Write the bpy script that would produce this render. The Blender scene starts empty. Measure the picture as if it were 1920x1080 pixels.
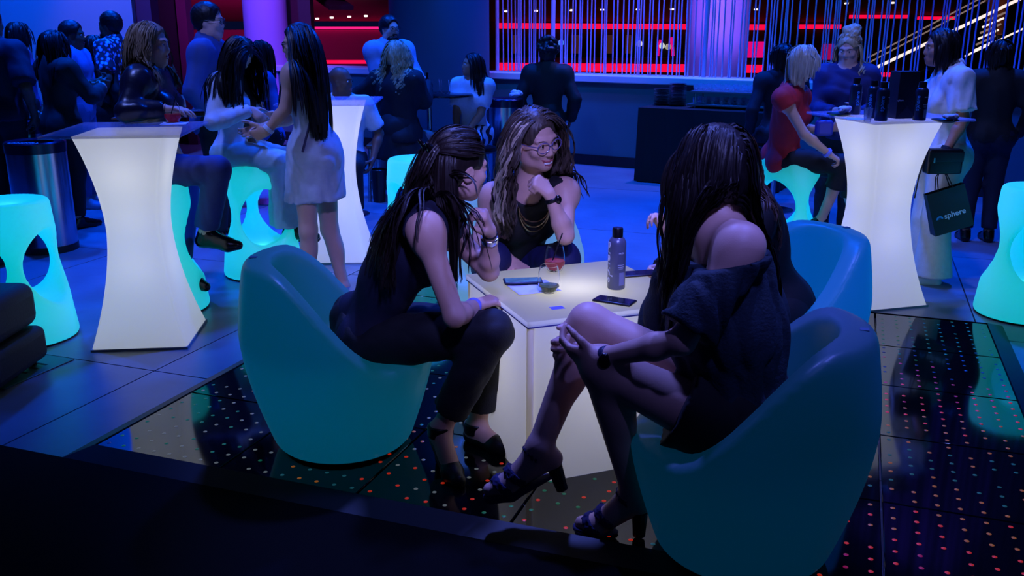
import bpy, math, random
import numpy as np
from mathutils import Vector, Matrix
random.seed(7); RNG = np.random.default_rng(7)
S = bpy.context.scene
C = S.collection

# ------------------------------------------------------------------ camera
F, YH, CH = 1750.0, 40.0, 1.62
TH = math.atan((540 - YH) / F); ct, st = math.cos(TH), math.sin(TH)
cam = bpy.data.objects.new('camera', bpy.data.cameras.new('camera'))
cam.data.sensor_width = 36; cam.data.lens = F / 1920 * 36
cam.location = (0, 0, CH); cam.rotation_euler = (math.pi / 2 - TH, 0, 0)
cam.data.clip_end = 200
C.objects.link(cam); S.camera = cam

def at(px, py, Y):
    """point of the place seen at that spot of the photograph, Y metres ahead"""
    v = (540 - py) / F; dy = ct + v * st; t = Y / dy
    return np.array([(px - 960) / F * t, Y, CH + (v * ct - st) * t])
def gz(px, py, z=0.0):
    v = (540 - py) / F; dz = v * ct - st; t = (z - CH) / dz
    return np.array([(px - 960) / F * t, (ct + v * st) * t, z])

# ------------------------------------------------------------------ world, lights, exposure
w = bpy.data.worlds.new('dark_hall'); S.world = w; w.use_nodes = True
w.node_tree.nodes['Background'].inputs[0].default_value = (0.010, 0.022, 0.16, 1)
w.node_tree.nodes['Background'].inputs[1].default_value = 0.12
S.view_settings.view_transform = 'Standard'; S.view_settings.look = 'None'
S.view_settings.gamma = 1; S.view_settings.exposure = 0; S.view_settings.use_curve_mapping = False

def spot(name, loc, aim, energy, col, deg=60, blend=.6, rad=.15):
    l = bpy.data.lights.new(name, 'SPOT'); l.energy = energy; l.color = col
    l.spot_size = math.radians(deg); l.spot_blend = blend; l.shadow_soft_size = rad
    o = bpy.data.objects.new(name, l); C.objects.link(o); o.location = loc
    o.rotation_euler = (Vector(aim) - Vector(loc)).to_track_quat('-Z', 'Y').to_euler()
    return o
DEEP = (0.0, .075, 1.0); LILAC = (.27, .22, 1.0); VIOLET = (.30, .05, 1.0)
# ceiling wash lights of the hall, rear part
for i, (x, y) in enumerate([(-4.5, 6.5), (-2.2, 7.8), (.4, 6.2), (.6, 9.0), (3.6, 7.0), (-4.5, 10)]):
    spot('wash_light', (x, y + 1.0, 5.2), (x, y, 0), 1900, DEEP, 75)
# lilac lamps above the seating groups, then two added front fills
spot('seat_light', (-.2, 4.6, 4.6), (.15, 3.5, .9), 1000, (.13, .18, 1.0), 40)
spot('seat_light', (1.7, 3.3, 4.6), (.9, 2.7, .9), 600, (.12, .16, 1.0), 40)
spot('seat_light', (-2.6, 4.6, 4.6), (-1.5, 6.2, 1.0), 480, (.16, .24, 1.0), 48)
spot('seat_light', (1.6, 4.6, 4.6), (2.5, 6.3, 1.0), 460, (.18, .25, 1.0), 46)
spot('seat_light', (-1.4, 6.6, 4.8), (-.6, 9.0, 1.0), 230, (.10, .24, 1.0), 46)
spot('seat_light', (.30, .2, 3.5), (.0, 3.9, 1.05), 950, (.26, .26, 1.0), 32, 1.0)  # added unseen front lamp, brightens faces and arms of the seated women
spot('seat_light', (1.1, .2, 4.4), (.72, 2.8, 1.2), 700, (.18, .20, 1.0), 20, 1.0)  # added unseen front lamp, brightens the shoulder of the right-hand woman
# wall washers
spot('wall_washer', (-4.6, 8.6, 4.9), (-5.6, 11.3, 1.8), 1500, (0.0, .10, 1.0), 100)
spot('wall_washer', (-4.4, 10.2, 3.4), (-4.5, 11.2, 1.9), 36, (.75, .25, 1.0), 50)
spot('wall_washer', (-3.1, 9.8, 4.6), (-3.5, 13.6, 1.9), 900, (.42, .06, 1.0), 44)
spot('wall_washer', (2.1, 8.6, 4.8), (2.85, 12.8, 2.0), 3600, (.25, .12, 1.0), 16)
spot('wall_washer', (-.4, 8.2, 4.9), (-.9, 11.0, 1.5), 420, (0, .17, 1.0), 50)
spot('wall_washer', (1.6, 7.2, 4.6), (2.2, 11.0, .9), 460, (.0, .21, 1.0), 60)
spot('ledge_light', (2.0, 10.4, 4.6), (1.4, 11.2, 1.0), 900, (.12, .14, 1.0), 70)
spot('ledge_light', (-1.6, 11.2, 4.6), (-2.4, 13.0, 1.0), 200, (.3, .12, 1.0), 60)
spot('strand_light', (0.8, 9.2, 4.9), (1.0, 11.8, 2.2), 420, (.28, .05, 1.0), 60)
spot('strand_light', (4.4, 8.2, 4.9), (4.2, 10.2, 1.6), 160, (.12, .06, 1.0), 60)

# ------------------------------------------------------------------ materials
MATS = {}
def lin(c):
    return tuple(((v / 255) / 12.92 if v / 255 <= .04045 else ((v / 255 + .055) / 1.055) ** 2.4) for v in c)
def mat(name, col=(128, 128, 128), rough=.6, metal=0., spec=.5, emit=None, estr=1., var=.0, vscale=20., bump=0., bscale=60., trans=0., ior=1.45, alpha=1., coat=0.):
    if name in MATS: return MATS[name]
    m = bpy.data.materials.new(name); m.use_nodes = True; nt = m.node_tree; b = nt.nodes['Principled BSDF']
    c = lin(col) + (1,)
    b.inputs['Base Color'].default_value = c; b.inputs['Roughness'].default_value = rough
    b.inputs['Metallic'].default_value = metal; b.inputs['Specular IOR Level'].default_value = spec
    b.inputs['Transmission Weight'].default_value = trans; b.inputs['IOR'].default_value = ior
    b.inputs['Alpha'].default_value = alpha; b.inputs['Coat Weight'].default_value = coat
    if emit is not None:
        b.inputs['Emission Color'].default_value = lin(emit) + (1,); b.inputs['Emission Strength'].default_value = estr
    if var or bump:
        tc = nt.nodes.new('ShaderNodeTexCoord')
    if var:
        n = nt.nodes.new('ShaderNodeTexNoise'); n.inputs['Scale'].default_value = vscale; n.inputs['Detail'].default_value = 4
        nt.links.new(tc.outputs['Object'], n.inputs['Vector'])
        mx = nt.nodes.new('ShaderNodeMix'); mx.data_type = 'RGBA'
        mx.inputs[6].default_value = tuple(v * (1 - var) for v in c[:3]) + (1,); mx.inputs[7].default_value = tuple(min(1, v * (1 + var)) for v in c[:3]) + (1,)
        nt.links.new(n.outputs['Fac'], mx.inputs[0]); nt.links.new(mx.outputs[2], b.inputs['Base Color'])
    if bump:
        n2 = nt.nodes.new('ShaderNodeTexNoise'); n2.inputs['Scale'].default_value = bscale; n2.inputs['Detail'].default_value = 3
        nt.links.new(tc.outputs['Object'], n2.inputs['Vector'])
        bp = nt.nodes.new('ShaderNodeBump'); bp.inputs['Strength'].default_value = bump; bp.inputs['Distance'].default_value = .01
        nt.links.new(n2.outputs['Fac'], bp.inputs['Height']); nt.links.new(bp.outputs['Normal'], b.inputs['Normal'])
    MATS[name] = m; return m
def glow_mat(name, col, dif=(235, 235, 235), tr=.62):
    """milky plastic: lets the lamp inside shine through"""
    if name in MATS: return MATS[name]
    m = bpy.data.materials.new(name); m.use_nodes = True; nt = m.node_tree
    for n in list(nt.nodes):
        if n.type != 'OUTPUT_MATERIAL': nt.nodes.remove(n)
    out = nt.nodes[0]
    a = nt.nodes.new('ShaderNodeBsdfTranslucent'); a.inputs[0].default_value = lin(col) + (1,)
    p = nt.nodes.new('ShaderNodeBsdfPrincipled'); p.inputs['Base Color'].default_value = lin(dif) + (1,); p.inputs['Roughness'].default_value = .38
    n = nt.nodes.new('ShaderNodeTexNoise'); n.inputs['Scale'].default_value = 90
    bp = nt.nodes.new('ShaderNodeBump'); bp.inputs['Strength'].default_value = .03; nt.links.new(n.outputs['Fac'], bp.inputs['Height']); nt.links.new(bp.outputs['Normal'], p.inputs['Normal'])
    mx = nt.nodes.new('ShaderNodeMixShader'); mx.inputs[0].default_value = tr
    nt.links.new(p.outputs[0], mx.inputs[1]); nt.links.new(a.outputs[0], mx.inputs[2]); nt.links.new(mx.outputs[0], out.inputs[0])
    MATS[name] = m; return m

# ------------------------------------------------------------------ mesh helpers
def link(name, me, m=None, parent=None, loc=(0, 0, 0), rot=(0, 0, 0)):
    o = bpy.data.objects.new(name, me); C.objects.link(o)
    if m is not None and me is not None and len(me.materials) == 0: me.materials.append(m)
    if parent is not None: o.parent = parent
    o.location = [float(v) for v in loc]; o.rotation_euler = rot
    return o
def mk(name, V, Fc, m=None, parent=None, loc=(0, 0, 0), rot=(0, 0, 0), smooth=False):
    me = bpy.data.meshes.new(name)
    me.from_pydata([tuple(float(c) for c in v) for v in V], [], [tuple(int(i) for i in f) for f in Fc])
    if smooth: me.polygons.foreach_set('use_smooth', [True] * len(me.polygons))
    me.update()
    return link(name, me, m, parent, loc, rot)
def mk_np(name, V, Q, m=None, parent=None, loc=(0, 0, 0)):
    me = bpy.data.meshes.new(name); n, q = len(V), len(Q); k = Q.shape[1]
    me.vertices.add(n); me.vertices.foreach_set('co', np.ascontiguousarray(V, np.float32).ravel())
    me.loops.add(q * k); me.loops.foreach_set('vertex_index', np.ascontiguousarray(Q, np.int32).ravel())
    me.polygons.add(q); me.polygons.foreach_set('loop_start', np.arange(0, q * k, k, dtype=np.int32))
    me.polygons.foreach_set('use_smooth', np.ones(q, bool))
    me.update(calc_edges=True); me.validate()
    return link(name, me, m, parent, loc)
def thing(name, label, cat, loc=(0, 0, 0), rz=0, group=None):
    o = bpy.data.objects.new(name, None); C.objects.link(o); o.empty_display_size = .1
    o.location = [float(v) for v in loc]; o.rotation_euler = (0, 0, rz)
    return tag(o, label, cat, group)
def tag(o, label, cat, group=None):
    o['label'] = label; o['category'] = cat
    if group: o['group'] = group
    return o
def struct(o): o['kind'] = 'structure'; return o

class MB:
    def __init__(s): s.V = []; s.F = []
    def add(s, V, Fc):
        b = len(s.V); s.V += [tuple(v) for v in V]; s.F += [tuple(i + b for i in f) for f in Fc]; return s
    def box(s, lo, hi):
        (a, b, c), (d, e, f) = lo, hi
        return s.add([(a, b, c), (d, b, c), (d, e, c), (a, e, c), (a, b, f), (d, b, f), (d, e, f), (a, e, f)],
                     [(0, 3, 2, 1), (4, 5, 6, 7), (0, 1, 5, 4), (1, 2, 6, 5), (2, 3, 7, 6), (3, 0, 4, 7)])
    def lathe(s, prof, n=24, c=(0, 0), caps=True):
        V = [(c[0] + r * math.cos(2 * math.pi * i / n), c[1] + r * math.sin(2 * math.pi * i / n), z) for r, z in prof for i in range(n)]
        Fc = [(j * n + i, j * n + (i + 1) % n, (j + 1) * n + (i + 1) % n, (j + 1) * n + i) for j in range(len(prof) - 1) for i in range(n)]
        if caps: Fc += [tuple(range(n))[::-1], tuple(range((len(prof) - 1) * n, len(prof) * n))]
        return s.add(V, Fc)
    def tube(s, pts, r, n=8, caps=True, flat=None):
        pts = [Vector([float(c) for c in p]) for p in pts]; rs = r if hasattr(r, '__len__') else [r] * len(pts)
        up = None; V = []
        for i, p in enumerate(pts):
            t = (pts[min(i + 1, len(pts) - 1)] - pts[max(i - 1, 0)]).normalized()
            if up is None: up = Vector((0, 0, 1)) if abs(t.z) < .9 else Vector((1, 0, 0))
            a = t.cross(up).normalized(); up = a.cross(t).normalized(); fl = flat or 1
            for k in range(n):
                q = 2 * math.pi * k / n; V.append(p + a * math.cos(q) * rs[i] + up * math.sin(q) * rs[i] * fl)
        m_ = len(pts)
        Fc = [(j * n + k, j * n + (k + 1) % n, (j + 1) * n + (k + 1) % n, (j + 1) * n + k) for j in range(m_ - 1) for k in range(n)]
        if caps: Fc += [tuple(range(n))[::-1], tuple(range((m_ - 1) * n, m_ * n))]
        return s.add([tuple(v) for v in V], Fc)
    def prism(s, poly, z0, z1):
        n = len(poly); V = [(x, y, z0) for x, y in poly] + [(x, y, z1) for x, y in poly]
        return s.add(V, [tuple(range(n))[::-1], tuple(range(n, 2 * n))] + [(i, (i + 1) % n, n + (i + 1) % n, n + i) for i in range(n)])
    def build(s, name, m, parent=None, loc=(0, 0, 0), rot=(0, 0, 0), smooth=False, bevel=0, seg=2):
        o = mk(name, s.V, s.F, m, parent, loc, rot, smooth)
        if bevel:
            b = o.modifiers.new('bevel', 'BEVEL'); b.width = bevel; b.segments = seg; b.limit_method = 'ANGLE'
        if smooth or bevel:
            o.data.polygons.foreach_set('use_smooth', [True] * len(o.data.polygons))
            try: o.data.set_sharp_from_angle(angle=math.radians(38))
            except Exception: pass
        return o
def copy_tree(o, loc, rz=0, parent=None, label=None):
    c = o.copy(); C.objects.link(c)
    if parent is None:
        c.location = [float(v) for v in loc]; c.rotation_euler = (0, 0, rz)
        if label: c['label'] = label
    else: c.parent = parent
    for ch in list(o.children): copy_tree(ch, None, 0, c)
    return c
def lamp(parent, loc, energy, col=(1, 1, 1), rad=.04):
    l = bpy.data.lights.new('lamp', 'POINT'); l.energy = energy; l.color = col; l.shadow_soft_size = rad
    o = bpy.data.objects.new('lamp', l); C.objects.link(o); o.parent = parent; o.location = loc; return o

# ------------------------------------------------------------------ distance-field sculpting
def rc(a, b, ra, rb=None, cuts=()):
    a = np.asarray(a, float); b = np.asarray(b, float); rb = ra if rb is None else rb; ab = b - a; L2 = max(float(ab @ ab), 1e-9)
    def f(X, Y, Z):
        px, py, pz = X - a[0], Y - a[1], Z - a[2]
        t = np.clip((px * ab[0] + py * ab[1] + pz * ab[2]) / L2, 0, 1)
        d = np.sqrt((px - t * ab[0]) ** 2 + (py - t * ab[1]) ** 2 + (pz - t * ab[2]) ** 2) - (ra + (rb - ra) * t)
        for q, n in cuts: d = np.maximum(d, (X - q[0]) * n[0] + (Y - q[1]) * n[1] + (Z - q[2]) * n[2])
        return d
    R = np.maximum(ra, rb)
    return f, np.minimum(a - ra, b - rb), np.maximum(a + ra, b + rb)
def el(c, r, ax=None, cuts=()):
    c = np.asarray(c, float); r = np.asarray(r, float); A = np.eye(3) if ax is None else np.asarray(ax, float)
    def f(X, Y, Z):
        px, py, pz = X - c[0], Y - c[1], Z - c[2]; k0 = 0; k1 = 0
        for i in range(3):
            q = (px * A[i, 0] + py * A[i, 1] + pz * A[i, 2]) / r[i]; k0 = k0 + q * q; k1 = k1 + (q / r[i]) ** 2
        k0 = np.sqrt(k0); d = k0 * (k0 - 1) / np.maximum(np.sqrt(k1), 1e-6)
        for q, n in cuts: d = np.maximum(d, (X - q[0]) * n[0] + (Y - q[1]) * n[1] + (Z - q[2]) * n[2])
        return d
    ext = np.sqrt(((A * r[:, None]) ** 2).sum(0))
    return f, c - ext, c + ext
def custom(f, lo, hi): return f, np.asarray(lo, float), np.asarray(hi, float)

class SDF:
    def __init__(s): s.p = []
    def u(s, prim, k=.02, op=0): s.p.append((prim, k, op)); return s          # op 0 union, 1 subtract
    def sub(s, prim, k=.01): return s.u(prim, k, 1)
    def points(s, P):
        X, Y, Z = P[:, 0], P[:, 1], P[:, 2]; g = np.full(len(P), 1.0)
        for (f, lo, hi), k, op in s.p:
            d = f(X, Y, Z)
            if op: d = -d; h = np.maximum(k - np.abs(g - d), 0) / k; g = np.maximum(g, d) + h * h * k / 4
            else: h = np.maximum(k - np.abs(g - d), 0) / k; g = np.minimum(g, d) - h * h * k / 4
        return g
    def mesh(s, h, disp=None, cuts=()):
        lo = np.min([q[0][1] for q in s.p if not q[2]], 0) - 3 * h; hi = np.max([q[0][2] for q in s.p if not q[2]], 0) + 3 * h
        n = np.ceil((hi - lo) / h).astype(int) + 1
        ax = [(lo[i] + h * np.arange(n[i])).astype(np.float32) for i in range(3)]
        g = np.full(n, 1.0, np.float32)
        for (f, l, u), k, op in s.p:
            m_ = k + 2.5 * h
            i0 = np.clip(np.floor((l - m_ - lo) / h).astype(int), 0, n - 1); i1 = np.clip(np.ceil((u + m_ - lo) / h).astype(int) + 1, 1, n)
            if (i1 <= i0).any(): continue
            sl = tuple(slice(a, b) for a, b in zip(i0, i1)); sub = g[sl]
            d = f(ax[0][sl[0]][:, None, None], ax[1][sl[1]][None, :, None], ax[2][sl[2]][None, None, :]).astype(np.float32)
            if op: d = -d; q = np.maximum(k - np.abs(sub - d), 0) / k; g[sl] = np.maximum(sub, d) + q * q * (k / 4)
            else: q = np.maximum(k - np.abs(sub - d), 0) / k; g[sl] = np.minimum(sub, d) - q * q * (k / 4)
        X, Y, Z = ax[0][:, None, None], ax[1][None, :, None], ax[2][None, None, :]
        if disp is not None: g = g + disp(X, Y, Z).astype(np.float32)
        for f in cuts: g = np.maximum(g, f(X, Y, Z).astype(np.float32))
        return nets(g, lo, h)
def nets(g, lo, h):
    s = g < 0
    a = s[:-1] & s[1:]; o = s[:-1] | s[1:]; a = a[:, :-1] & a[:, 1:]; o = o[:, :-1] | o[:, 1:]; a = a[:, :, :-1] & a[:, :, 1:]; o = o[:, :, :-1] | o[:, :, 1:]
    act = o & ~a; I, J, K = np.nonzero(act); N = len(I)
    idx = np.full(act.shape, -1, np.int32); idx[I, J, K] = np.arange(N)
    cs = [(i, j, k) for i in (0, 1) for j in (0, 1) for k in (0, 1)]
    G = np.stack([g[I + i, J + j, K + k] for i, j, k in cs], 1)
    acc = np.zeros((N, 3)); cnt = np.zeros(N)
    for p in range(8):
        for b in (1, 2, 4):
            q = p | b
            if p & b: continue
            x = (G[:, p] < 0) != (G[:, q] < 0); t = G[x, p] / (G[x, p] - G[x, q])
            P0, P1 = np.array(cs[p], float), np.array(cs[q], float)
            acc[x] += P0 + t[:, None] * (P1 - P0); cnt[x] += 1
    V = (acc / np.maximum(cnt, 1)[:, None] + np.stack([I, J, K], 1)) * h + lo
    Q = []
    for d in range(3):
        sl0 = [slice(None)] * 3; sl1 = [slice(None)] * 3; sl0[d] = slice(None, -1); sl1[d] = slice(1, None)
        A, B = s[tuple(sl0)], s[tuple(sl1)]; E = np.stack(np.nonzero(A != B), 1); e1, e2 = (d + 1) % 3, (d + 2) % 3
        E = E[(E[:, e1] > 0) & (E[:, e2] > 0) & (E[:, e1] < s.shape[e1] - 1) & (E[:, e2] < s.shape[e2] - 1)]
        def cell(o1, o2):
            c = E.copy(); c[:, e1] -= o1; c[:, e2] -= o2; return idx[c[:, 0], c[:, 1], c[:, 2]]
        q = np.stack([cell(1, 1), cell(0, 1), cell(0, 0), cell(1, 0)], 1)
        inside = A[E[:, 0], E[:, 1], E[:, 2]]
        q[~inside] = q[~inside][:, ::-1]; Q.append(q)
    Q = np.concatenate(Q); Q = Q[(Q >= 0).all(1)]
    return V, Q
def sdf_obj(name, sd, h, m, parent=None, base=(0, 0, 0), disp=None, cuts=()):
    V, Q = sd.mesh(h, disp, cuts)
    return mk_np(name, V - np.asarray(base, float), Q, m, parent)
def unit(v): v = np.asarray(v, float); return v / max(np.linalg.norm(v), 1e-9)

# ================================================================== THE SETTING
concrete = mat('polished_concrete', (118, 120, 130), .34, spec=.45, var=.35, vscale=2.6, bump=.12, bscale=9)
dark_joint = mat('joint_filler', (20, 22, 28), .8)
UA = math.radians(-20); U = np.array([math.cos(UA), math.sin(UA)]); W2 = np.array([-U[1], U[0]])
floor = struct(MB().box((-9, -1.5, -.06), (11, 27, -.022)).build('floor', dark_joint))
J0 = gz(292, 695)[:2]; SL = 1.9
slab = MB().box((0, 0, -.022), (SL - .008, SL - .008, 0)); slab_me = None
for i in range(-5, 6):
    for j in range(-4, 7):
        c = J0 + U * i * SL + W2 * j * SL; m_ = c + (U + W2) * SL / 2
        if not (-8.5 < m_[0] < 9.5 and -1.2 < m_[1] < 14.5): continue
        if slab_me is None:
            o = slab.build('concrete_slab', concrete, floor, (c[0], c[1], 0), (0, 0, UA)); slab_me = o.data
        else: link('concrete_slab', slab_me, None, floor, (c[0], c[1], 0), (0, 0, UA))

# half wall with a ledge in front of the atrium; it runs obliquely to the right and nearer
def wl(x, off=0.0):
    n = unit([.58, 1.0]); return np.array([x, 11.47 - .58 * x]) + np.array(n) * off
wa = math.atan2(-.58, 1.0); x0, x1 = -6.5, 6.5
L_ = (x1 - x0) * math.hypot(1, .58); p0 = wl(x0)
paint = mat('blue_grey_paint', (66, 104, 112), .6, var=.06, vscale=3)
struct(MB().box((0, 0, 0), (L_, .28, .95)).build('wall_back', paint, None, (p0[0], p0[1], 0), (0, 0, wa)))
struct(MB().box((0, -.05, .95), (L_, .42, 1.03)).build('trim_1', mat('ledge_white', (205, 205, 215), .45), None, (p0[0], p0[1], 0), (0, 0, wa), bevel=.01))
struct(MB().box((0, -.02, 0), (L_, 0, .12)).build('baseboard_back', mat('dark_base', (18, 20, 26), .5), None, (p0[0], p0[1], 0), (0, 0, wa)))
# round columns
def column(name, px, Y, r, m, z0=0., top=4.4):
    c = at(px, 100, Y); MBo = MB().lathe([(r, z0), (r, top)], 40)
    return struct(MBo.build(name, m, None, (c[0], c[1], 0), smooth=True))
col_paint = mat('column_paint', (120, 128, 142), .62, var=.05, vscale=2)
column('column_1', 825, 10.8, .555, mat('column_dark', (62, 78, 96), .6, var=.05, vscale=2))
column('column_2', 1343, 13.2, .41, mat('column_lilac', (196, 176, 214), .6, var=.05, vscale=2), top=5)
column('column_3', 502, 13.6, .30, mat('column_violet', (170, 140, 200), .6), top=5)
# left: big plain wall end, piers and the magenta room behind
a, b = at(-60, 60, 11.2), at(252, 60, 11.2)
struct(MB().box((a[0] - 3.5, 11.2, 0), (b[0], 11.5, 4.6)).build('wall_left', mat('wall_paint_left', (150, 156, 170), .65, var=.04, vscale=2)))
maroon = mat('maroon_panel', (92, 30, 62), .7, var=.1, vscale=2); dkb = mat('near_black_brown', (34, 20, 26), .7)
def pier(n, pa, pb, Y, m, d=.25, z0=0., z1=4.6):
    A, B = at(pa, 60, Y), at(pb, 60, Y); return struct(MB().box((A[0], Y, z0), (B[0], Y + d, z1)).build('trim_%d' % n, m))
pier(2, 252, 287, 11.3, maroon); pier(3, 287, 336, 13.0, dkb); pier(4, 334, 352, 12.8, maroon); pier(5, 538, 584, 13.9, mat('pier_brown', (52, 24, 40), .7)); 
pier(6, 730, 760, 12.6, maroon, .2)
A, B = at(255, 60, 18), at(800, 60, 18)
struct(MB().box((A[0], 18, -1), (B[0], 18.2, 1.47)).build('wall_magenta', mat('magenta_wall', (150, 60, 110), .7, var=.15, vscale=1.2)))
struct(MB().add([(A[0], 18.1, 1.62), (B[0], 18.1, 1.62), (B[0], 14.2, 2.35), (A[0], 14.2, 2.35), (A[0], 18.1, 1.72), (B[0], 18.1, 1.72), (B[0], 14.2, 2.45), (A[0], 14.2, 2.45)],
    [(0, 1, 2, 3), (7, 6, 5, 4), (0, 4, 5, 1), (1, 5, 6, 2), (2, 6, 7, 3), (3, 7, 4, 0)]).build('ceiling_magenta', mat('magenta_ceiling', (130, 55, 90), .7)))
red_led = mat('red_led', (20, 0, 4), .5, emit=(255, 8, 60), estr=1.3)
def ledbar(label, pa, ya, pb, yb, Y, h, m=red_led, d=.06, Yb=None):
    A, B = at(pa, ya, Y), at(pb, yb, Yb or Y); 
    o = MB().add([(A[0], A[1], A[2] - h), (B[0], B[1], B[2] - h), (B[0], B[1] + d, B[2] - h), (A[0], A[1] + d, A[2] - h), (A[0], A[1], A[2]), (B[0], B[1], B[2]), (B[0], B[1] + d, B[2]), (A[0], A[1] + d, A[2])],
        [(0, 3, 2, 1), (4, 5, 6, 7), (0, 1, 5, 4), (1, 2, 6, 5), (2, 3, 7, 6), (3, 0, 4, 7)]).build('led_strip', m)
    return tag(o, label, 'light strip')
ledbar('glowing red cove strip under the magenta ceiling at the left', 585, 50, 745, 50, 17.94, .045, mat('pink_led', (20, 0, 4), .5, emit=(255, 25, 110), estr=1.6))
ledbar('red light strip above the ledge behind the bald man', 600, 113, 745, 113, 14.6, .05)
for px, py in ((595, 37), (622, 35), (655, 33.5), (686, 32)):
    c = at(px, py, 16.2); tag(MB().lathe([(.0, 0), (.03, .004), (.032, .03), (.0, .034)], 10, caps=False).build('downlight', mat('downlight_white', (255, 255, 255), emit=(255, 225, 215), estr=2.5), None, c, smooth=True),
        'tiny round downlight in the magenta ceiling, %s' % {595: 'first from the left', 622: 'second from the left', 655: 'third from the left', 686: 'nearest the bearded man'}[px], 'downlight', 'magenta ceiling downlights')
spot('magenta_light', (-3.9, 15.0, 1.5), (-4.2, 18, .9), 60, (1.0, .04, .55), 120, rad=.3)
spot('magenta_light', (-5.6, 15.0, 1.2), (-6, 17.5, 1.9), 40, (1.0, .04, .45), 120, rad=.3)
c = at(625, 4, 15.0)
tag(MB().box((-.2, -.3, -.03), (.2, .3, .03)).build('ceiling_vent', mat('vent_dark', (40, 16, 28), .7), None, c, (.3, 0, .6)), 'dark slanted vent on the magenta ceiling', 'vent')

# atrium beyond the half wall: the far gallery
far = mat('far_dark_wall', (34, 24, 38), .8, var=.2, vscale=1.0)
struct(MB().box((-3, 24, -6), (18, 24.3, 5)).build('wall_far', far))
Ya, za, Yb_, zb = 20.5, 2.32, 24.0, 1.60
struct(MB().add([(-3, Ya, za), (18, Ya, za), (18, Yb_, zb), (-3, Yb_, zb), (-3, Ya, za + .3), (18, Ya, za + .3), (18, Yb_, zb + .3), (-3, Yb_, zb + .3)],
    [(0, 1, 2, 3), (7, 6, 5, 4), (0, 4, 5, 1), (1, 5, 6, 2), (2, 6, 7, 3), (3, 7, 4, 0)]).build('ceiling_far', mat('far_soffit', (30, 18, 24), .8)))
def soffit_at(px, py):
    for k in range(400):
        Y = 20.6 + k * .0085; c = at(px, py, Y); zz = za + (zb - za) * (Y - Ya) / (Yb_ - Ya)
        if c[2] >= zz - .03: break
    return c
def fbox(name, pa, ya, pb, yb, Y, m, d=.2):
    A, B = at(pa, yb, Y), at(pb, ya, Y); return MB().box((A[0], Y - d, A[2]), (B[0], Y, B[2])).build(name, m)
ledbar('long red light strip on the far gallery, upper one', 934, 43, 1438, 46, 23.86, .13, d=.1)
ledbar('wide glowing red band just above the pale ledge', 934, 118, 1432, 122, 23.72, .19, d=.1)
ledbar('short red light strip behind the blonde bob at the right', 1500, 46, 1578, 46, 23.9, .10, d=.1)
ledbar('short red light strip high behind the tall updo', 1594, 28, 1702, 28, 23.05, .08)
ledbar('faint red light strip beside the stairs', 1722, 31, 1792, 31, 23.15, .07)
ledbar('small red glow strip behind the black carton', 1650, 136, 1692, 137, 23.9, .1, d=.1)
struct(fbox('trim_7', 934, 108, 1438, 118, 24.0, mat('far_parapet', (46, 34, 50), .8)))
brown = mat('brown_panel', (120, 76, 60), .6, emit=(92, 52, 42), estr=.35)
for k, (pa, pb) in enumerate(((962, 978), (1070, 1086), (1134, 1148), (1172, 1184), (1284, 1296))):
    tag(fbox('lit_panel', pa, 66, pb, 100, 24.0, brown, .12), 'dim brown lit panel on the far gallery, number %s from the left' % ('one', 'two', 'three', 'four', 'five')[k], 'panel', 'brown gallery panels')
pink = mat('pink_glow', (30, 0, 12), .5, emit=(255, 10, 130), estr=.75)
for nm, pts in (('left', ((1233, 105), (1234, 92), (1239, 75))), ('right', ((1262, 105), (1261, 88), (1258, 70)))):
    tag(MB().tube([at(x, y, 23.97) for x, y in pts], .04, 8).build('neon_arc', pink, smooth=True), 'curved pink neon tube on the far gallery, %s one of the pair' % nm, 'neon tube', 'pink arch tubes')
tag(fbox('pink_panel', 1397, 78, 1432, 110, 24.0, pink, .06), 'pink lit panel seen to the right of the lilac column', 'panel')
tag(fbox('pink_panel', 1540, 82, 1562, 112, 24.0, mat('pink_dim', (40, 0, 18), .5, emit=(190, 10, 95), estr=.6), .06), 'dim pink panel behind the blonde bob', 'panel')
for k, (px, py) in enumerate(((949, 23), (1005, 22), (1072, 21), (1129, 20), (1196, 19.5), (1260, 19), (1417, 19.5), (1587, 8), (1673, 7))):
    c = soffit_at(px, py); tag(MB().lathe([(0, 0), (.045, .005), (.045, .05), (0, .055)], 10, caps=False).build('downlight', MATS['downlight_white'], None, c, smooth=True),
        'tiny white downlight beyond the curtain strands, %s from the left' % ('first', 'second', 'third', 'fourth', 'fifth', 'sixth', 'seventh', 'eighth', 'ninth')[k], 'downlight', 'far gallery downlights')
for k, (px, py, col) in enumerate(((1052, 80, (60, 140, 255)), (1199, 82, (235, 235, 225)), (1241, 86, (220, 235, 225)), (1253, 88, (150, 150, 130)))):
    c = at(px, py, 23.95); nm = ('blue glowing screen', 'round white lamp', 'white table lamp between pink tubes', 'yellowish lamp between pink tubes')[k]
    tag(MB().lathe([(.0, -.08), (.06, -.05), (.08, 0), (.05, .06), (0, .08)], 12, caps=False).build('glow_lamp', mat('far_lamp_%d' % k, (200, 200, 200), emit=col, estr=.8), None, c, smooth=True), 'small %s in the far gallery' % nm, 'lamp')

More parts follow.
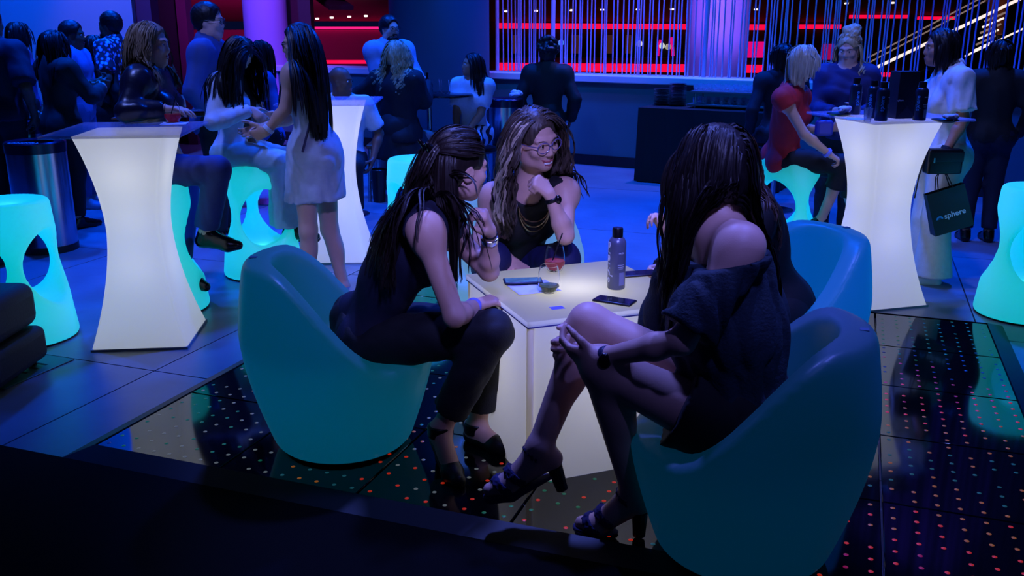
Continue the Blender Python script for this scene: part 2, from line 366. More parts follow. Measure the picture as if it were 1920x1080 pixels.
# strand curtain hanging behind the ledge: every strand is a part
cur = thing('strand_curtain', 'curtain of many thin vertical violet strands above the pale ledge', 'curtain', (0, 0, 0))
strand = mat('strand_white', (176, 160, 200), .45); sme = None; s_ = -0.30; k = 0
while s_ < 5.4:
    q = wl(s_, .22); tl = random.uniform(-.012, .012)
    if sme is None: o = MB().lathe([(.0085, 0), (.0085, 3.4)], 6).build('strand', strand, cur, (q[0], q[1], 1.03), (0, tl, 0)); sme = o.data
    else: link('strand', sme, None, cur, (q[0], q[1], 1.03), (random.uniform(-.01, .01), tl, 0))
    s_ += random.choice((.018, .026, .034, .045, .06, .075)); k += 1
for px in (922, 1016, 1297):
    s_ = {922: -.28, 1016: .38, 1297: 2.0}[px]; q = wl(s_, .2); MB().lathe([(.022, 0), (.022, 3.4)], 8).build('curtain_post', strand, cur, (q[0], q[1], 1.03))

# stairs with lit handrails at the right, in the atrium
steel = mat('dark_steel', (60, 60, 66), .35, metal=1.); white_led = mat('white_led', (255, 255, 255), emit=(255, 232, 220), estr=1.1); dimled = mat('dim_led', (120, 100, 96), .4, emit=(200, 170, 160), estr=.35)
stc = thing('staircase', 'open staircase with white lit handrails rising to the right behind the strands', 'staircase', at(1640, 150, 15))
SB = np.array(stc.location)
def rail(name, p, q, r, m): MB().tube([np.array(p) - SB, np.array(q) - SB], r, 8).build(name, m, stc)
rail('handrail', at(1640, 128, 15), at(1925, -8, 15), .024, white_led); rail('handrail', at(1628, 118, 15.6), at(1850, 0, 15.6), .012, dimled); rail('handrail', at(1628, 108, 15.6), at(1840, -4, 15.6), .012, dimled)
rail('stringer', at(1808, 106, 15.3), at(1935, 46, 15.3), .014, white_led); rail('stringer', at(1700, 144, 15.3), at(1808, 106, 15.3), .02, steel)
for k in range(6):
    y0 = 95 - k * 11; A, B = at(1826 + k * 4, y0, 15.2), at(1862 + k * 5, y0 - 17, 15.2)
    MB().tube([A - SB, B - SB], .016, 6).build('tread', dimled if k % 2 else white_led, stc)
for px, y0, y1 in ((1660, 118, 150), (1712, 93, 130), (1765, 68, 118), (1815, 44, 104), (1868, 18, 78)):
    rail('baluster', at(px, y0, 15), at(px, y1, 15), .008, steel)

# ================================================================== LIT DANCE FLOOR
DA = gz(180, 848)[:2]; TS = .575; NU, NV = 6, 5
DO = thing('dance_floor', 'low black glass dance floor of square panels dotted with coloured lights', 'dance floor', (DA[0], DA[1], 0), UA)
blackglass = mat('black_glass', (6, 6, 9), .07, spec=.6, bump=.02, bscale=3)
tme = None
for i in range(NU):
    for j in range(NV):
        if tme is None: o = MB().box((.003, .003, 0), (TS - .003, TS - .003, .03)).build('glass_panel', blackglass, DO, bevel=.003); tme = o.data; o.location = (i * TS, j * TS, 0)
        else:
            o = link('glass_panel', tme, None, DO, (i * TS, j * TS, 0)); bv = o.modifiers.new('bevel', 'BEVEL'); bv.width = .003
frame_m = mat('frame_metal', (34, 36, 42), .55, metal=.2)
LU, LV = NU * TS, NV * TS
def ramp(p, q, out):
    p = np.array(p + (0,)); q = np.array(q + (0,)); o_ = np.array(out + (0,)); up = np.array((0, 0, .034)); t = unit(q - p) * .09
    V = [p - t * (1) + o_ * .09, q + t + o_ * .09, q + o_ * .0, p, q + up, p + up]
    V = [p - t + o_ * .09, q + t + o_ * .09, q - o_ * .0 + up, p + up, p + np.array((0, 0, 0.)), q + np.array((0, 0, 0.))]
    mk('edge_ramp', V, [(0, 1, 2, 3), (3, 2, 5, 4), (0, 4, 5, 1), (0, 3, 4), (1, 5, 2)], frame_m, DO)
ramp((0, LV), (0, 0), (-1, 0)); ramp((0, 0), (LU, 0), (0, -1)); ramp((LU, 0), (LU, LV), (1, 0)); ramp((LU, LV), (0, LV), (0, 1))
cols = {'green': ((20, 120, 90), .55), 'white': ((130, 140, 150), .5), 'red': ((230, 50, 20), .6), 'blue': ((10, 30, 150), .5), 'amber': ((190, 110, 40), .5), 'magenta': ((190, 20, 110), .5), 'teal': ((40, 110, 130), .45)}
bufs = {k: MB() for k in cols}; sp = TS / 8
def ledcol(x, y):
    v = math.sin(x * 3.1 + 1.3 * math.sin(y * 2.3)) + math.sin(y * 3.7 + x * 1.1) * .8 + random.uniform(-.35, .35)
    r = x / LU
    if r < .45: seq = ['white', 'green', 'green', 'blue', 'green', 'white', 'green'] if (y > LV * .2 or r < .22) else ['red', 'amber', 'white', 'red', 'teal', 'amber', 'red']
    elif r < .7: seq = ['red', 'amber', 'white', 'green', 'red', 'teal', 'magenta']
    else:
        seq = ['green', 'green', 'blue', 'magenta', 'red', 'amber', 'teal', 'amber', 'red', 'magenta']; return seq[min(9, max(0, int((1 - y / LV) * 9.5 + random.uniform(-.6, .6))))]
    return seq[int((v + 2.2) / 4.4 * len(seq)) % len(seq)]
for i in range(NU * 8):
    for j in range(NV * 8):
        if random.random() < .16: continue
        x, y = (i + .5) * sp, (j + .5) * sp; n = 8; r = .0082
        b_ = bufs[ledcol(x, y)]
        V = [(x + r * math.cos(2 * math.pi * q / n), y + r * math.sin(2 * math.pi * q / n), .0304) for q in range(n)] + [(x, y, .0325)]
        b_.add(V, [(q, (q + 1) % n, n) for q in range(n)])
for k, (cc, e) in cols.items():
    o = bufs[k].build('led_dots', mat('led_' + k, (10, 10, 10), .4, emit=cc, estr=e * .62), DO); o['kind'] = 'stuff'; o['label'] = 'small %s light dots under the glass' % k

# ================================================================== GLOWING FURNITURE
def add_emit(m, col, s):
    nt = m.node_tree; out = [n for n in nt.nodes if n.type == 'OUTPUT_MATERIAL'][0]; src = out.inputs[0].links[0].from_socket
    e = nt.nodes.new('ShaderNodeEmission'); e.inputs[0].default_value = lin(col) + (1,); e.inputs[1].default_value = s
    ad = nt.nodes.new('ShaderNodeAddShader'); nt.links.new(src, ad.inputs[0]); nt.links.new(e.outputs[0], ad.inputs[1]); nt.links.new(ad.outputs[0], out.inputs[0])
tbl_m = glow_mat('milky_white', (240, 240, 236), (190, 190, 200), .7); add_emit(tbl_m, (200, 203, 205), .32)
acr = mat('clear_acrylic', (150, 165, 225), .12, alpha=.42, spec=.6)
def smax(a, b, k): h = np.maximum(k - np.abs(a - b), 0) / k; return np.maximum(a, b) + h * h * k / 4
def high_table(label, loc, rz):
    t = thing('bar_table', label, 'table', (loc[0], loc[1], 0), rz, 'glowing bar tables')
    def half(z): q = (z - .60) / .60; return .132 + .108 * np.abs(q) ** 1.75 * (1 + .12 * (z > .6))
    V, Fc = [], []; nz = 40; m_ = 7
    for iz in range(nz + 1):
        z = 1.085 * iz / nz; a = float(half(z)); r = .018; ring = []
        for cx, cy, q0 in ((1, 1, 0), (-1, 1, 90), (-1, -1, 180), (1, -1, 270)):
            for s in range(m_):
                q = math.radians(q0 + 90 * s / (m_ - 1)); ring.append((cx * (a - r) + r * math.cos(q), cy * (a - r) + r * math.sin(q), z))
        V += ring
    n = 4 * m_
    for iz in range(nz):
        for i in range(n): Fc.append((iz * n + i, iz * n + (i + 1) % n, (iz + 1) * n + (i + 1) % n, (iz + 1) * n + i))
    Fc += [tuple(range(n))[::-1], tuple(range(nz * n, nz * n + n))]
    o = mk('pedestal', V, Fc, tbl_m, t, smooth=True); o.data.set_sharp_from_angle(angle=math.radians(50))
    MB().box((-.325, -.325, 1.088), (.325, .325, 1.102)).build('top_plate', acr, t, bevel=.004)
    MB().box((-.24, -.24, .0), (.24, .24, .012)).build('base_plate', mat('base_grey', (150, 150, 160), .5), t)
    for z, e in ((.40, .15), (.66, .12), (.92, .36)): lamp(t, (0, 0, z), e, (1.0, .98, .94), .05)
    return t
TL = high_table('glowing white hourglass bar table at the left with a red drink on it', (-1.93, 4.74), math.radians(6))
TM = high_table('glowing white hourglass bar table behind the woman in the short dress', (-1.24, 6.50), math.radians(2))
TR = high_table('glowing white hourglass bar table at the right crowded with dark bottles', (2.16, 5.43), math.radians(16))

# armchairs
def chair_d(X, Y, Z):
    r = np.sqrt((X * .97) ** 2 + Y * Y); zc = np.clip(Z, 0, .8)
    R = .245 + .115 * np.sin(np.clip(zc / .52, 0, 1) * math.pi / 2) - .045 * np.clip((zc - .45) / .35, 0, 1) ** 1.5
    t = np.clip((.20 - X) / .44, 0, 1); t = t * t * (3 - 2 * t); zt = .385 + .365 * t
    d = smax((r - R) * .95, (Z - zt) * .75, .03); d = smax(d, -Z, .05)
    dc = smax(r - (R - .105), .365 - Z, .06)
    return smax(d, -dc, .022)
def chair_mat(nm, tr, em, e):
    m = glow_mat(nm, tr, (84, 104, 130), .5); add_emit(m, em, e); return m
base_chair = None
def armchair(label, loc, deg, m, e):
    global base_chair
    t = thing('tub_chair', label, 'chair', (loc[0], loc[1], .031), math.radians(deg), 'glowing tub chairs')
    if base_chair is None:
        base_chair = [sdf_obj('shell', SDF().u(custom(chair_d, (-.4, -.4, 0), (.4, .4, .78)), .01), .014, m, t),
            MB().lathe([(.225, -.001), (.235, .012), (.23, .02)], 40).build('foot_ring', mat('foot_grey', (30, 40, 48), .5), t, smooth=True),
            MB().box((-.31, -.012, .742), (-.285, .012, .752)).build('drain_plug', mat('plug', (60, 90, 120), .5), t)]
    else:
        for q in base_chair:
            c = q.copy(); C.objects.link(c); c.parent = t
            if q is base_chair[0]: c.data = q.data.copy(); c.data.materials.clear(); c.data.materials.append(m)
    lamp(t, (.02, 0, .29), e, (.55, 1, 1), .06)
armchair('teal glowing tub chair at the left under the woman leaning on her elbow', (-.66, 3.38), 6, chair_mat('teal_plastic', (0, 150, 185), (0, 98, 116), .30), .36)
armchair('dim teal glowing tub chair in the right foreground under the off-shoulder top', (.715, 2.60), 162, chair_mat('dim_teal_plastic', (0, 120, 160), (0, 70, 100), .20), .16)
armchair('blue glowing tub chair standing behind the right foreground one', (1.13, 3.78), 197, chair_mat('blue_plastic', (20, 110, 190), (0, 105, 190), .45), .35)
armchair('pale glowing tub chair mostly hidden behind the smiling woman with glasses', (.0, 4.45), -82, chair_mat('pale_plastic', (130, 190, 220), (110, 160, 200), .5), .6)

# bar stools with arched openings
def stool_d(X, Y, Z):
    r = np.sqrt(X * X + Y * Y); R = .262 - .07 * np.clip(Z / .75, 0, 1) ** .8
    d = smax((r - R) * .99, np.abs(Z - .375) - .375, .04)
    d = smax(d, -(np.sqrt(X * X + Y * Y + (Z - 1.22) ** 2) - .50), .02)
    for k in range(3):
        q = 2 * math.pi * k / 3; u = X * math.cos(q) + Y * math.sin(q); v = -X * math.sin(q) + Y * math.cos(q)
        e = np.sqrt((v / .15) ** 2 + ((Z - .40) / .19) ** 2); hole = smax((e - 1) * .15, -(u + .03), .02)
        d = smax(d, -hole, .035)
    return d
stool_m = glow_mat('cyan_plastic', (90, 235, 240), (190, 215, 225), .6); add_emit(stool_m, (0, 215, 205), .34)
base_stool = None
def stool(label, loc, deg):
    global base_stool
    if base_stool is None:
        t = thing('bar_stool', label, 'stool', (loc[0], loc[1], 0), math.radians(deg), 'glowing bar stools')
        sdf_obj('shell', SDF().u(custom(stool_d, (-.29, -.29, 0), (.29, .29, .76)), .01), .012, stool_m, t)
        MB().lathe([(.24, -.001), (.252, .01), (.245, .016)], 40).build('foot_ring', MATS['foot_grey'], t, smooth=True)
        lamp(t, (0, 0, .12), .34, (.75, 1, 1), .05); lamp(t, (0, 0, .66), .13, (.75, 1, 1), .03); base_stool = t; return t
    return copy_tree(base_stool, (loc[0], loc[1], 0), math.radians(deg), None, label)
stool('glowing cyan bar stool cut by the left edge of the picture', (-2.585, 4.72), -125)
stool('glowing cyan bar stool half hidden behind the left bar table', (-2.04, 5.24), 25)
stool('glowing cyan bar stool under the woman in the pale blazer', (-1.66, 6.04), 178)
stool('glowing cyan bar stool in front of the chrome-legged stool', (-.64, 6.25), 100)
stool('glowing cyan bar stool under the woman in the red top', (1.90, 6.36), 100)
stool('glowing green-cyan bar stool cut by the right edge of the picture', (2.93, 5.12), -100)

# cube table
ct_ = thing('cube_table', 'glowing white cube table between the seated women', 'table', (.245, 3.425, .031), math.radians(21))
hw = .325; cube_m = glow_mat('cube_plastic', (236, 234, 220), (150, 150, 140), .75); add_emit(cube_m, (176, 176, 168), .13)
n_ = [(-hw, -hw), (hw, -hw), (hw, hw), (-hw, hw)]
for k in range(4):
    (xa, ya), (xb, yb) = n_[k], n_[(k + 1) % 4]; ux, uy = (xb - xa) / (2 * hw), (yb - ya) / (2 * hw); e = .012
    mk('side_panel', [(xa + ux * e, ya + uy * e, 0), (xb - ux * e, yb - uy * e, 0), (xb - ux * e, yb - uy * e, .592), (xa + ux * e, ya + uy * e, .592)], [(0, 1, 2, 3)], cube_m, ct_)
    MB().lathe([(.013, 0), (.013, .592)], 12).build('corner_post', mat('post_white', (235, 230, 220), .4, emit=(215, 205, 190), estr=.22), ct_, (xa * .975, ya * .975, 0), smooth=True)
h2 = hw + .008
mk('top', [(-h2, -h2, .592), (h2, -h2, .592), (h2, h2, .592), (-h2, h2, .592), (-h2, -h2, .612), (h2, -h2, .612), (h2, h2, .612), (-h2, h2, .612)],
   [(4, 5, 6, 7), (0, 1, 5, 4), (1, 2, 6, 5), (2, 3, 7, 6), (3, 0, 4, 7)], cube_m, ct_)
MB().box((-h2, -h2, .588), (h2, -h2 + .01, .593)).box((-h2, -h2, .588), (-h2 + .01, h2, .593)).build('seam_strip', mat('seam_blue', (70, 70, 150), .4), ct_)
mk('sticker', [(-.20, -.235, .6135), (-.15, -.235, .6135), (-.15, -.20, .6135), (-.20, -.20, .6135)], [(0, 1, 2, 3)], mat('sticker_violet', (95, 85, 150), .6), ct_)
lamp(ct_, (.0, .0, .42), 2.1, (1.0, .96, .88), .12)

# ================================================================== PEOPLE
def ik(S_, W_, l1, l2, pole):
    S_ = np.asarray(S_, float); W_ = np.asarray(W_, float); d = W_ - S_; L = np.linalg.norm(d)
    if L > (l1 + l2) * .995: W_ = S_ + d / L * (l1 + l2) * .995; d = W_ - S_; L = np.linalg.norm(d)
    u = d / L; a = (l1 * l1 - l2 * l2 + L * L) / (2 * L); h = math.sqrt(max(l1 * l1 - a * a, 0)); p = np.asarray(pole, float); p = unit(p - u * (p @ u))
    return S_ + u * a + p * h, W_
def rotv(v, ax, q):
    v = np.asarray(v, float); ax = unit(ax); return v * math.cos(q) + np.cross(ax, v) * math.sin(q) + ax * (ax @ v) * (1 - math.cos(q))

def hand(sd, W_, d, n, side, curl=.4, s=1., thumb=.5, spread=.12):
    """palm and five fingers: d along the hand, n out of the palm, side = +1 if the thumb lies towards n x d"""
    d = unit(d); n = unit(np.asarray(n, float) - d * (d @ np.asarray(n, float))); l = np.cross(n, d) * side
    W_ = np.asarray(W_, float)
    offs = (.027, .0095, -.0085, -.026); ln = (.040, .045, .042, .033)
    for i in range(4):
        kn = W_ + (d * (.086 - .004 * abs(i - 1) - (.006 if i == 3 else 0)) + l * offs[i]) * s
        sd.u(rc(W_ + (d * .008 + l * offs[i] * .62) * s, kn, .0155 * s, .0115 * s), .012)
        dd = unit(d + l * spread * (1.2 - i * .8)); p = kn; axb = np.cross(d, n)
        for j, (f_, r0, r1) in enumerate(((1., .0105, .0092), (.68, .0092, .0084), (.52, .0084, .0068))):
            dd = rotv(dd, axb, curl * (1.35, 1.75, 1.2)[j] * (1 + .06 * i))
            q = p + dd * ln[i] * f_ * s; sd.u(rc(p, q, r0 * s, r1 * s), .003 if j else .006); p = q
    tb = W_ + (d * .02 + l * .022 + n * .006) * s; td = unit(d * .62 + l * .8 + n * .25 * (0.4 + thumb))
    t1 = tb + td * .042 * s; td2 = unit(td + d * .5 * thumb + n * .35 * thumb - l * .55 * thumb); t2 = t1 + td2 * .032 * s; td3 = unit(td2 + n * .3 * thumb - l * .5 * thumb); t3 = t2 + td3 * .026 * s
    sd.u(rc(tb, t1, .0165 * s, .0125 * s), .012); sd.u(rc(t1, t2, .012 * s, .0105 * s), .005); sd.u(rc(t2, t3, .0105 * s, .008 * s), .004)

class Body:
    pass
def frame_from(f, up):
    u = unit(up); f = np.asarray(f, float); f = unit(f - u * (f @ u)); r = np.cross(f, u); return r, f, u   # right, forward, up

def default_pose(x, y, face, h=1.68, sit=None, z=0., lean=0., look=None, tilt=0., male=False, feet=None, turn=0.):
    """a plain standing or stool-sitting pose that the caller then changes joint by joint"""
    s = h / 1.70; q = math.radians(face); f = np.array([math.cos(q), math.sin(q), 0]); r = np.array([math.sin(q), -math.cos(q), 0]); u = np.array([0, 0, 1.]); o = np.array([x, y, z], float)
    J = Body(); J.s = s; J.male = male; J.base = o.copy(); J.f = f; sw = (.195 if male else .168) * s; J.sw = sw
    pz = (.92 * s) if sit is None else sit + .085 * s
    L = lambda a, b, c: o + r * a + f * b + u * c
    fw = math.sin(lean)
    J.P = L(0, 0, pz); J.N = L(0, fw * .50 * s, pz + .50 * s * math.cos(lean)); up = unit(J.N - J.P); J.up = up
    J.SL = J.N - r * sw - up * .055 * s; J.SR = J.N + r * sw - up * .055 * s
    J.H = J.N + unit(up * .8 + u * .6) * .145 * s + f * .02 * s
    lq = math.radians(face if look is None else look); J.hf = unit(np.array([math.cos(lq), math.sin(lq), math.sin(math.radians(tilt))])); J.hup = u
    hp = .088 * s
    J.HL = J.P - r * hp - u * .03 * s; J.HR = J.P + r * hp - u * .03 * s
    if sit is None:
        J.KL = L(-.092 * s, .02, .49 * s); J.KR = L(.092 * s, .02, .49 * s); J.AL = L(-.095 * s, -.02, .085 * s); J.AR = L(.095 * s, -.02, .085 * s)
    else:
        kz = max(.49 * s if sit < .55 else sit - .06, .2); J.KL = L(-.11, .42 * s, kz); J.KR = L(.11, .42 * s, kz); J.AL = L(-.11, .34 * s, kz - .40 * s); J.AR = L(.11, .34 * s, kz - .40 * s)
    J.ffL = f.copy(); J.ffR = f.copy()
    J.WL = L(-.24 * s, .06, pz - .02 * s); J.WR = L(.24 * s, .06, pz - .02 * s)
    J.poleL = -f * .6 - r * .5 - u * .2; J.poleR = -f * .6 + r * .5 - u * .2
    J.EL = J.ER = None; J.hdL = J.hdR = None; J.hnL = r.copy(); J.hnR = -r.copy(); J.curlL = J.curlR = .35; J.r = r; J.u = u; J.L = L
    return J

def body_sdf(J, infl=0., parts=None, hands=True, head=True):
    """parts: None for the whole body, else a set out of torso, uarm, farm, thigh, shin"""
    s = J.s; sd = SDF(); m = J.male; A = lambda k: parts is None or k in parts
    r, f, u = frame_from(J.f, J.N - J.P); J.tr, J.tf, J.tu = r, f, u; ax = np.array([r, f, u]); D = np.linalg.norm(J.N - J.P)
    g = J.fat if hasattr(J, 'fat') else 1.
    if A('torso'):
        mid = (J.P + J.N) / 2 + f * getattr(J, 'bend', .0)
        pt = lambda t: J.P * (1 - t) ** 2 + 2 * t * (1 - t) * mid + J.N * t * t
        hipw, waw, chw = ((.150, .138, .165) if m else (.160, .118, .140)); i = infl
        sd.u(el(J.P, np.array([hipw * g, .115 * g, .125]) * s + i, ax), .03)
        sd.u(el(pt(.38), np.array([waw * g, .092 * g, .16]) * s + i, ax), .06)
        sd.u(el(pt(.70), np.array([chw * g, (.112 if m else .098) * g, .165]) * s + i, ax), .05)
        sd.u(rc(J.SL + r * .01, J.SR - r * .01, .05 * s + i), .06)
        for q in (J.SL, J.SR): sd.u(rc(J.N - u * .03 * s, q + u * .004, .046 * s + i, .042 * s + i), .05)
        sd.u(rc(J.N - u * .02 * s, J.N + u * .03 * s, .062 * s + i, .052 * s + i), .05)
        for q in (-1, 1):
            sd.u(el(J.P + r * q * .075 * s - f * .05 * s - u * .03 * s, np.array([.085, .08, .085]) * s * g + i, ax), .04)
            if not m: sd.u(el(pt(.64) + r * q * .068 * s + f * .075 * s, np.array([.062, .055, .062]) * s + i, ax), .035)
            else: sd.u(el(pt(.74) + r * q * .075 * s + f * .065 * s, np.array([.075, .045, .06]) * s + i, ax), .04)
    for k, sg in (('L', -1), ('R', 1)):
        Sh, W_ = getattr(J, 'S' + k), getattr(J, 'W' + k); E_ = getattr(J, 'E' + k)
        if E_ is None: E_, W_ = ik(Sh, W_, .285 * s, .255 * s, getattr(J, 'pole' + k)); setattr(J, 'E' + k, E_); setattr(J, 'W' + k, W_)
        am = (1.12 if m else 1.) * s
        if A('uarm'):
            sd.u(rc(Sh, E_, .047 * am + infl, .036 * am + infl), .06); sd.u(el(Sh + (E_ - Sh) * .1, np.array([.047, .047, .052]) * am + infl), .045)
        if parts is not None and 'uarm_half' in parts: sd.u(rc(Sh, Sh + (E_ - Sh) * J.sleeve, .05 * am + infl, .046 * am + infl * 1.3, cuts=[(Sh + (E_ - Sh) * J.sleeve, unit(E_ - Sh))]), .03)
        if A('farm'):
            mm = E_ + (W_ - E_) * .3; sd.u(rc(E_, mm, .035 * am + infl, .037 * am + infl), .02); sd.u(rc(mm, W_, .037 * am + infl, .0245 * am + infl, cuts=[(W_, unit(W_ - E_))] if parts is not None else ()), .02)
        if parts is None and hands:
            hd = getattr(J, 'hd' + k); hd = unit(W_ - E_) if hd is None else hd
            hand(sd, W_, hd, getattr(J, 'hn' + k), getattr(J, 'hs' + k, 1), getattr(J, 'curl' + k), s * (1.08 if m else .98), getattr(J, 'th' + k, .5), getattr(J, 'spr' + k, .10))
        Hp, Kn, An, ff = getattr(J, 'H' + k), getattr(J, 'K' + k), getattr(J, 'A' + k), getattr(J, 'ff' + k)
        lg = getattr(J, 'leg', 1.) * s
        if A('thigh'): sd.u(rc(Hp, Kn, .088 * lg + infl, .056 * lg + infl), .04)
        if A('shin'):
            sd.u(rc(Kn, An, .054 * lg + infl, .036 * lg + infl), .03)
            back = unit(np.cross(np.cross(An - Kn, ff), An - Kn)); c = Kn + (An - Kn) * .3 - back * .018 * s
            sd.u(el(c, np.array([.045, .045, .11]) * lg + infl, frame_from(ff, Kn - An)), .03)
        if parts is None:
            fu = getattr(J, 'fu' + k, None); fl = getattr(J, 'fl' + k, 1.); ffn = unit(ff); heel = An + np.array([0, 0, -.05 * s]) - ffn * .025 * s
            if fu is not None: heel = An - fu * .05 * s - ffn * .025 * s
            ball = heel + ffn * .15 * s * fl + (np.array([0, 0, -.012]) if fu is None else -fu * .012) + np.array([0, 0, -getattr(J, 'heel', 0.)])
            toe = ball + ffn * .06 * s * fl
            if fu is None: ball[2] = max(ball[2], J.base[2] + .02); toe[2] = max(toe[2], J.base[2] + .016)
            sd.u(rc(An, heel, .036 * s, .03 * s), .02); sd.u(rc(heel, ball, .03 * s, .030 * s), .02); sd.u(rc(An, ball, .034 * s, .026 * s), .03); sd.u(rc(ball, toe, .034 * s, .022 * s), .02)
            setattr(J, 'heelp' + k, heel); setattr(J, 'ball' + k, ball); setattr(J, 'toe' + k, toe)
    if parts is None and head:
        hr, hf, hu = frame_from(J.hf, J.hup) if not hasattr(J, 'hrot') else J.hrot
        # keep facing direction, let the up vector follow
        hf = unit(J.hf); hu = unit(J.hup - hf * (hf @ J.hup)); hr = np.cross(hf, hu)
        J.hx = (hr, hf, hu); hs = s * (1.03 if m else .97) * getattr(J, 'hscale', 1.); J.hs = hs; Hc = J.H; hax = np.array([hr, hf, hu]); J.hax = hax
        X = lambda a, b, c: Hc + (hr * a + hf * b + hu * c) * hs
        R_ = lambda *v: np.array(v) * hs
        J.X = X
        sd.u(rc(X(0, -.018, -.07), J.N, .052 * s * (1.15 if m else .95), .056 * s * (1.12 if m else .95)), .035)
        sd.u(el(X(0, -.012, .032), R_(.074, .093, .084), hax), .03)
        sd.u(el(X(0, .02, -.042), R_(.060, .066, .070), hax), .035)
        sd.u(el(X(0, .058, -.092), R_(.026 + .006 * m, .024, .022), hax), .035)
        for q in (-1, 1):
            sd.u(el(X(q * .046, .012, -.072), R_(.020 + .004 * m, .035, .026), hax), .03)       # jaw
            sd.u(el(X(q * .042, .060, -.026), R_(.022, .020, .020), hax), .025)               # cheek
            sd.u(rc(X(q * .012, .084, .020), X(q * .045, .070, .022), .0105 * hs, .009 * hs), .014)  # brow
            sd.sub(el(X(q * .031, .098, .001), R_(.017, .016, .0105), hax), .014)             # eye socket
            sd.u(el(X(q * .030, .0745, .0005), R_(.0155, .0135, .0125), hax), .004)            # lid
            sd.u(el(X(q * .076, -.004, -.012), R_(.0085, .021, .033), np.array([unit(hr + hf * q * -.35), unit(hf + hr * q * .35), hu])), .008)   # ear
            sd.sub(el(X(q * .086, .0, -.010), R_(.006, .010, .017), hax), .006)
            sd.u(el(X(q * .0105, .089, -.038), R_(.0085, .010, .008), hax), .006)              # nostril wing
        sd.u(rc(X(0, .082, .014), X(0, .0965, -.031), .0085 * hs, .0112 * hs), .012)             # nose
        sm = getattr(J, 'smile', 0.)
        if not sm: sd.u(el(X(0, .084, -.062), R_(.021 + .006 * sm, .011, .0065), hax), .006).u(el(X(0, .0815, -.0725 - .006 * sm), R_(.019 + .004 * sm, .011, .007), hax), .006)
    return sd

SKINS = {}
def skin(col, nm):
    k = 'skin_' + nm
    if k not in MATS:
        m = mat(k, col, .48, spec=.4, var=.06, vscale=30, bump=.05, bscale=250); b = m.node_tree.nodes['Principled BSDF']
    return MATS[k]
def folds(amp=.004, sc=22., seed=0, aniso=(1, 1, .45)):
    rg = np.random.default_rng(seed); K = rg.normal(size=(5, 3)) * np.array(aniso); K = K / np.linalg.norm(K, axis=1)[:, None] * sc * rg.uniform(.6, 1.6, (5, 1)); ph = rg.uniform(0, 6.28, 5)
    def f(X, Y, Z):
        a = np.sin(X * K[0, 0] + Y * K[0, 1] + Z * K[0, 2] + ph[0]); b = np.sin(X * K[1, 0] + Y * K[1, 1] + Z * K[1, 2] + ph[1] + a)
        c = np.sin(X * K[2, 0] + Y * K[2, 1] + Z * K[2, 2] + ph[2] + b * 1.2); return amp * (1.0 - np.abs(b) - np.abs(c))
    return f
def plane(q, n):
    q = np.asarray(q, float); n = unit(n); return lambda X, Y, Z: (X - q[0]) * n[0] + (Y - q[1]) * n[1] + (Z - q[2]) * n[2]
def neck_hole(J, r=.085, dz=.0, fwd=.02, r2=None):
    c = J.N + J.tf * fwd + J.tu * (.04 + dz); return lambda X, Y, Z: -(np.sqrt((X - c[0]) ** 2 + (Y - c[1]) ** 2 + (Z - c[2]) ** 2) - r)

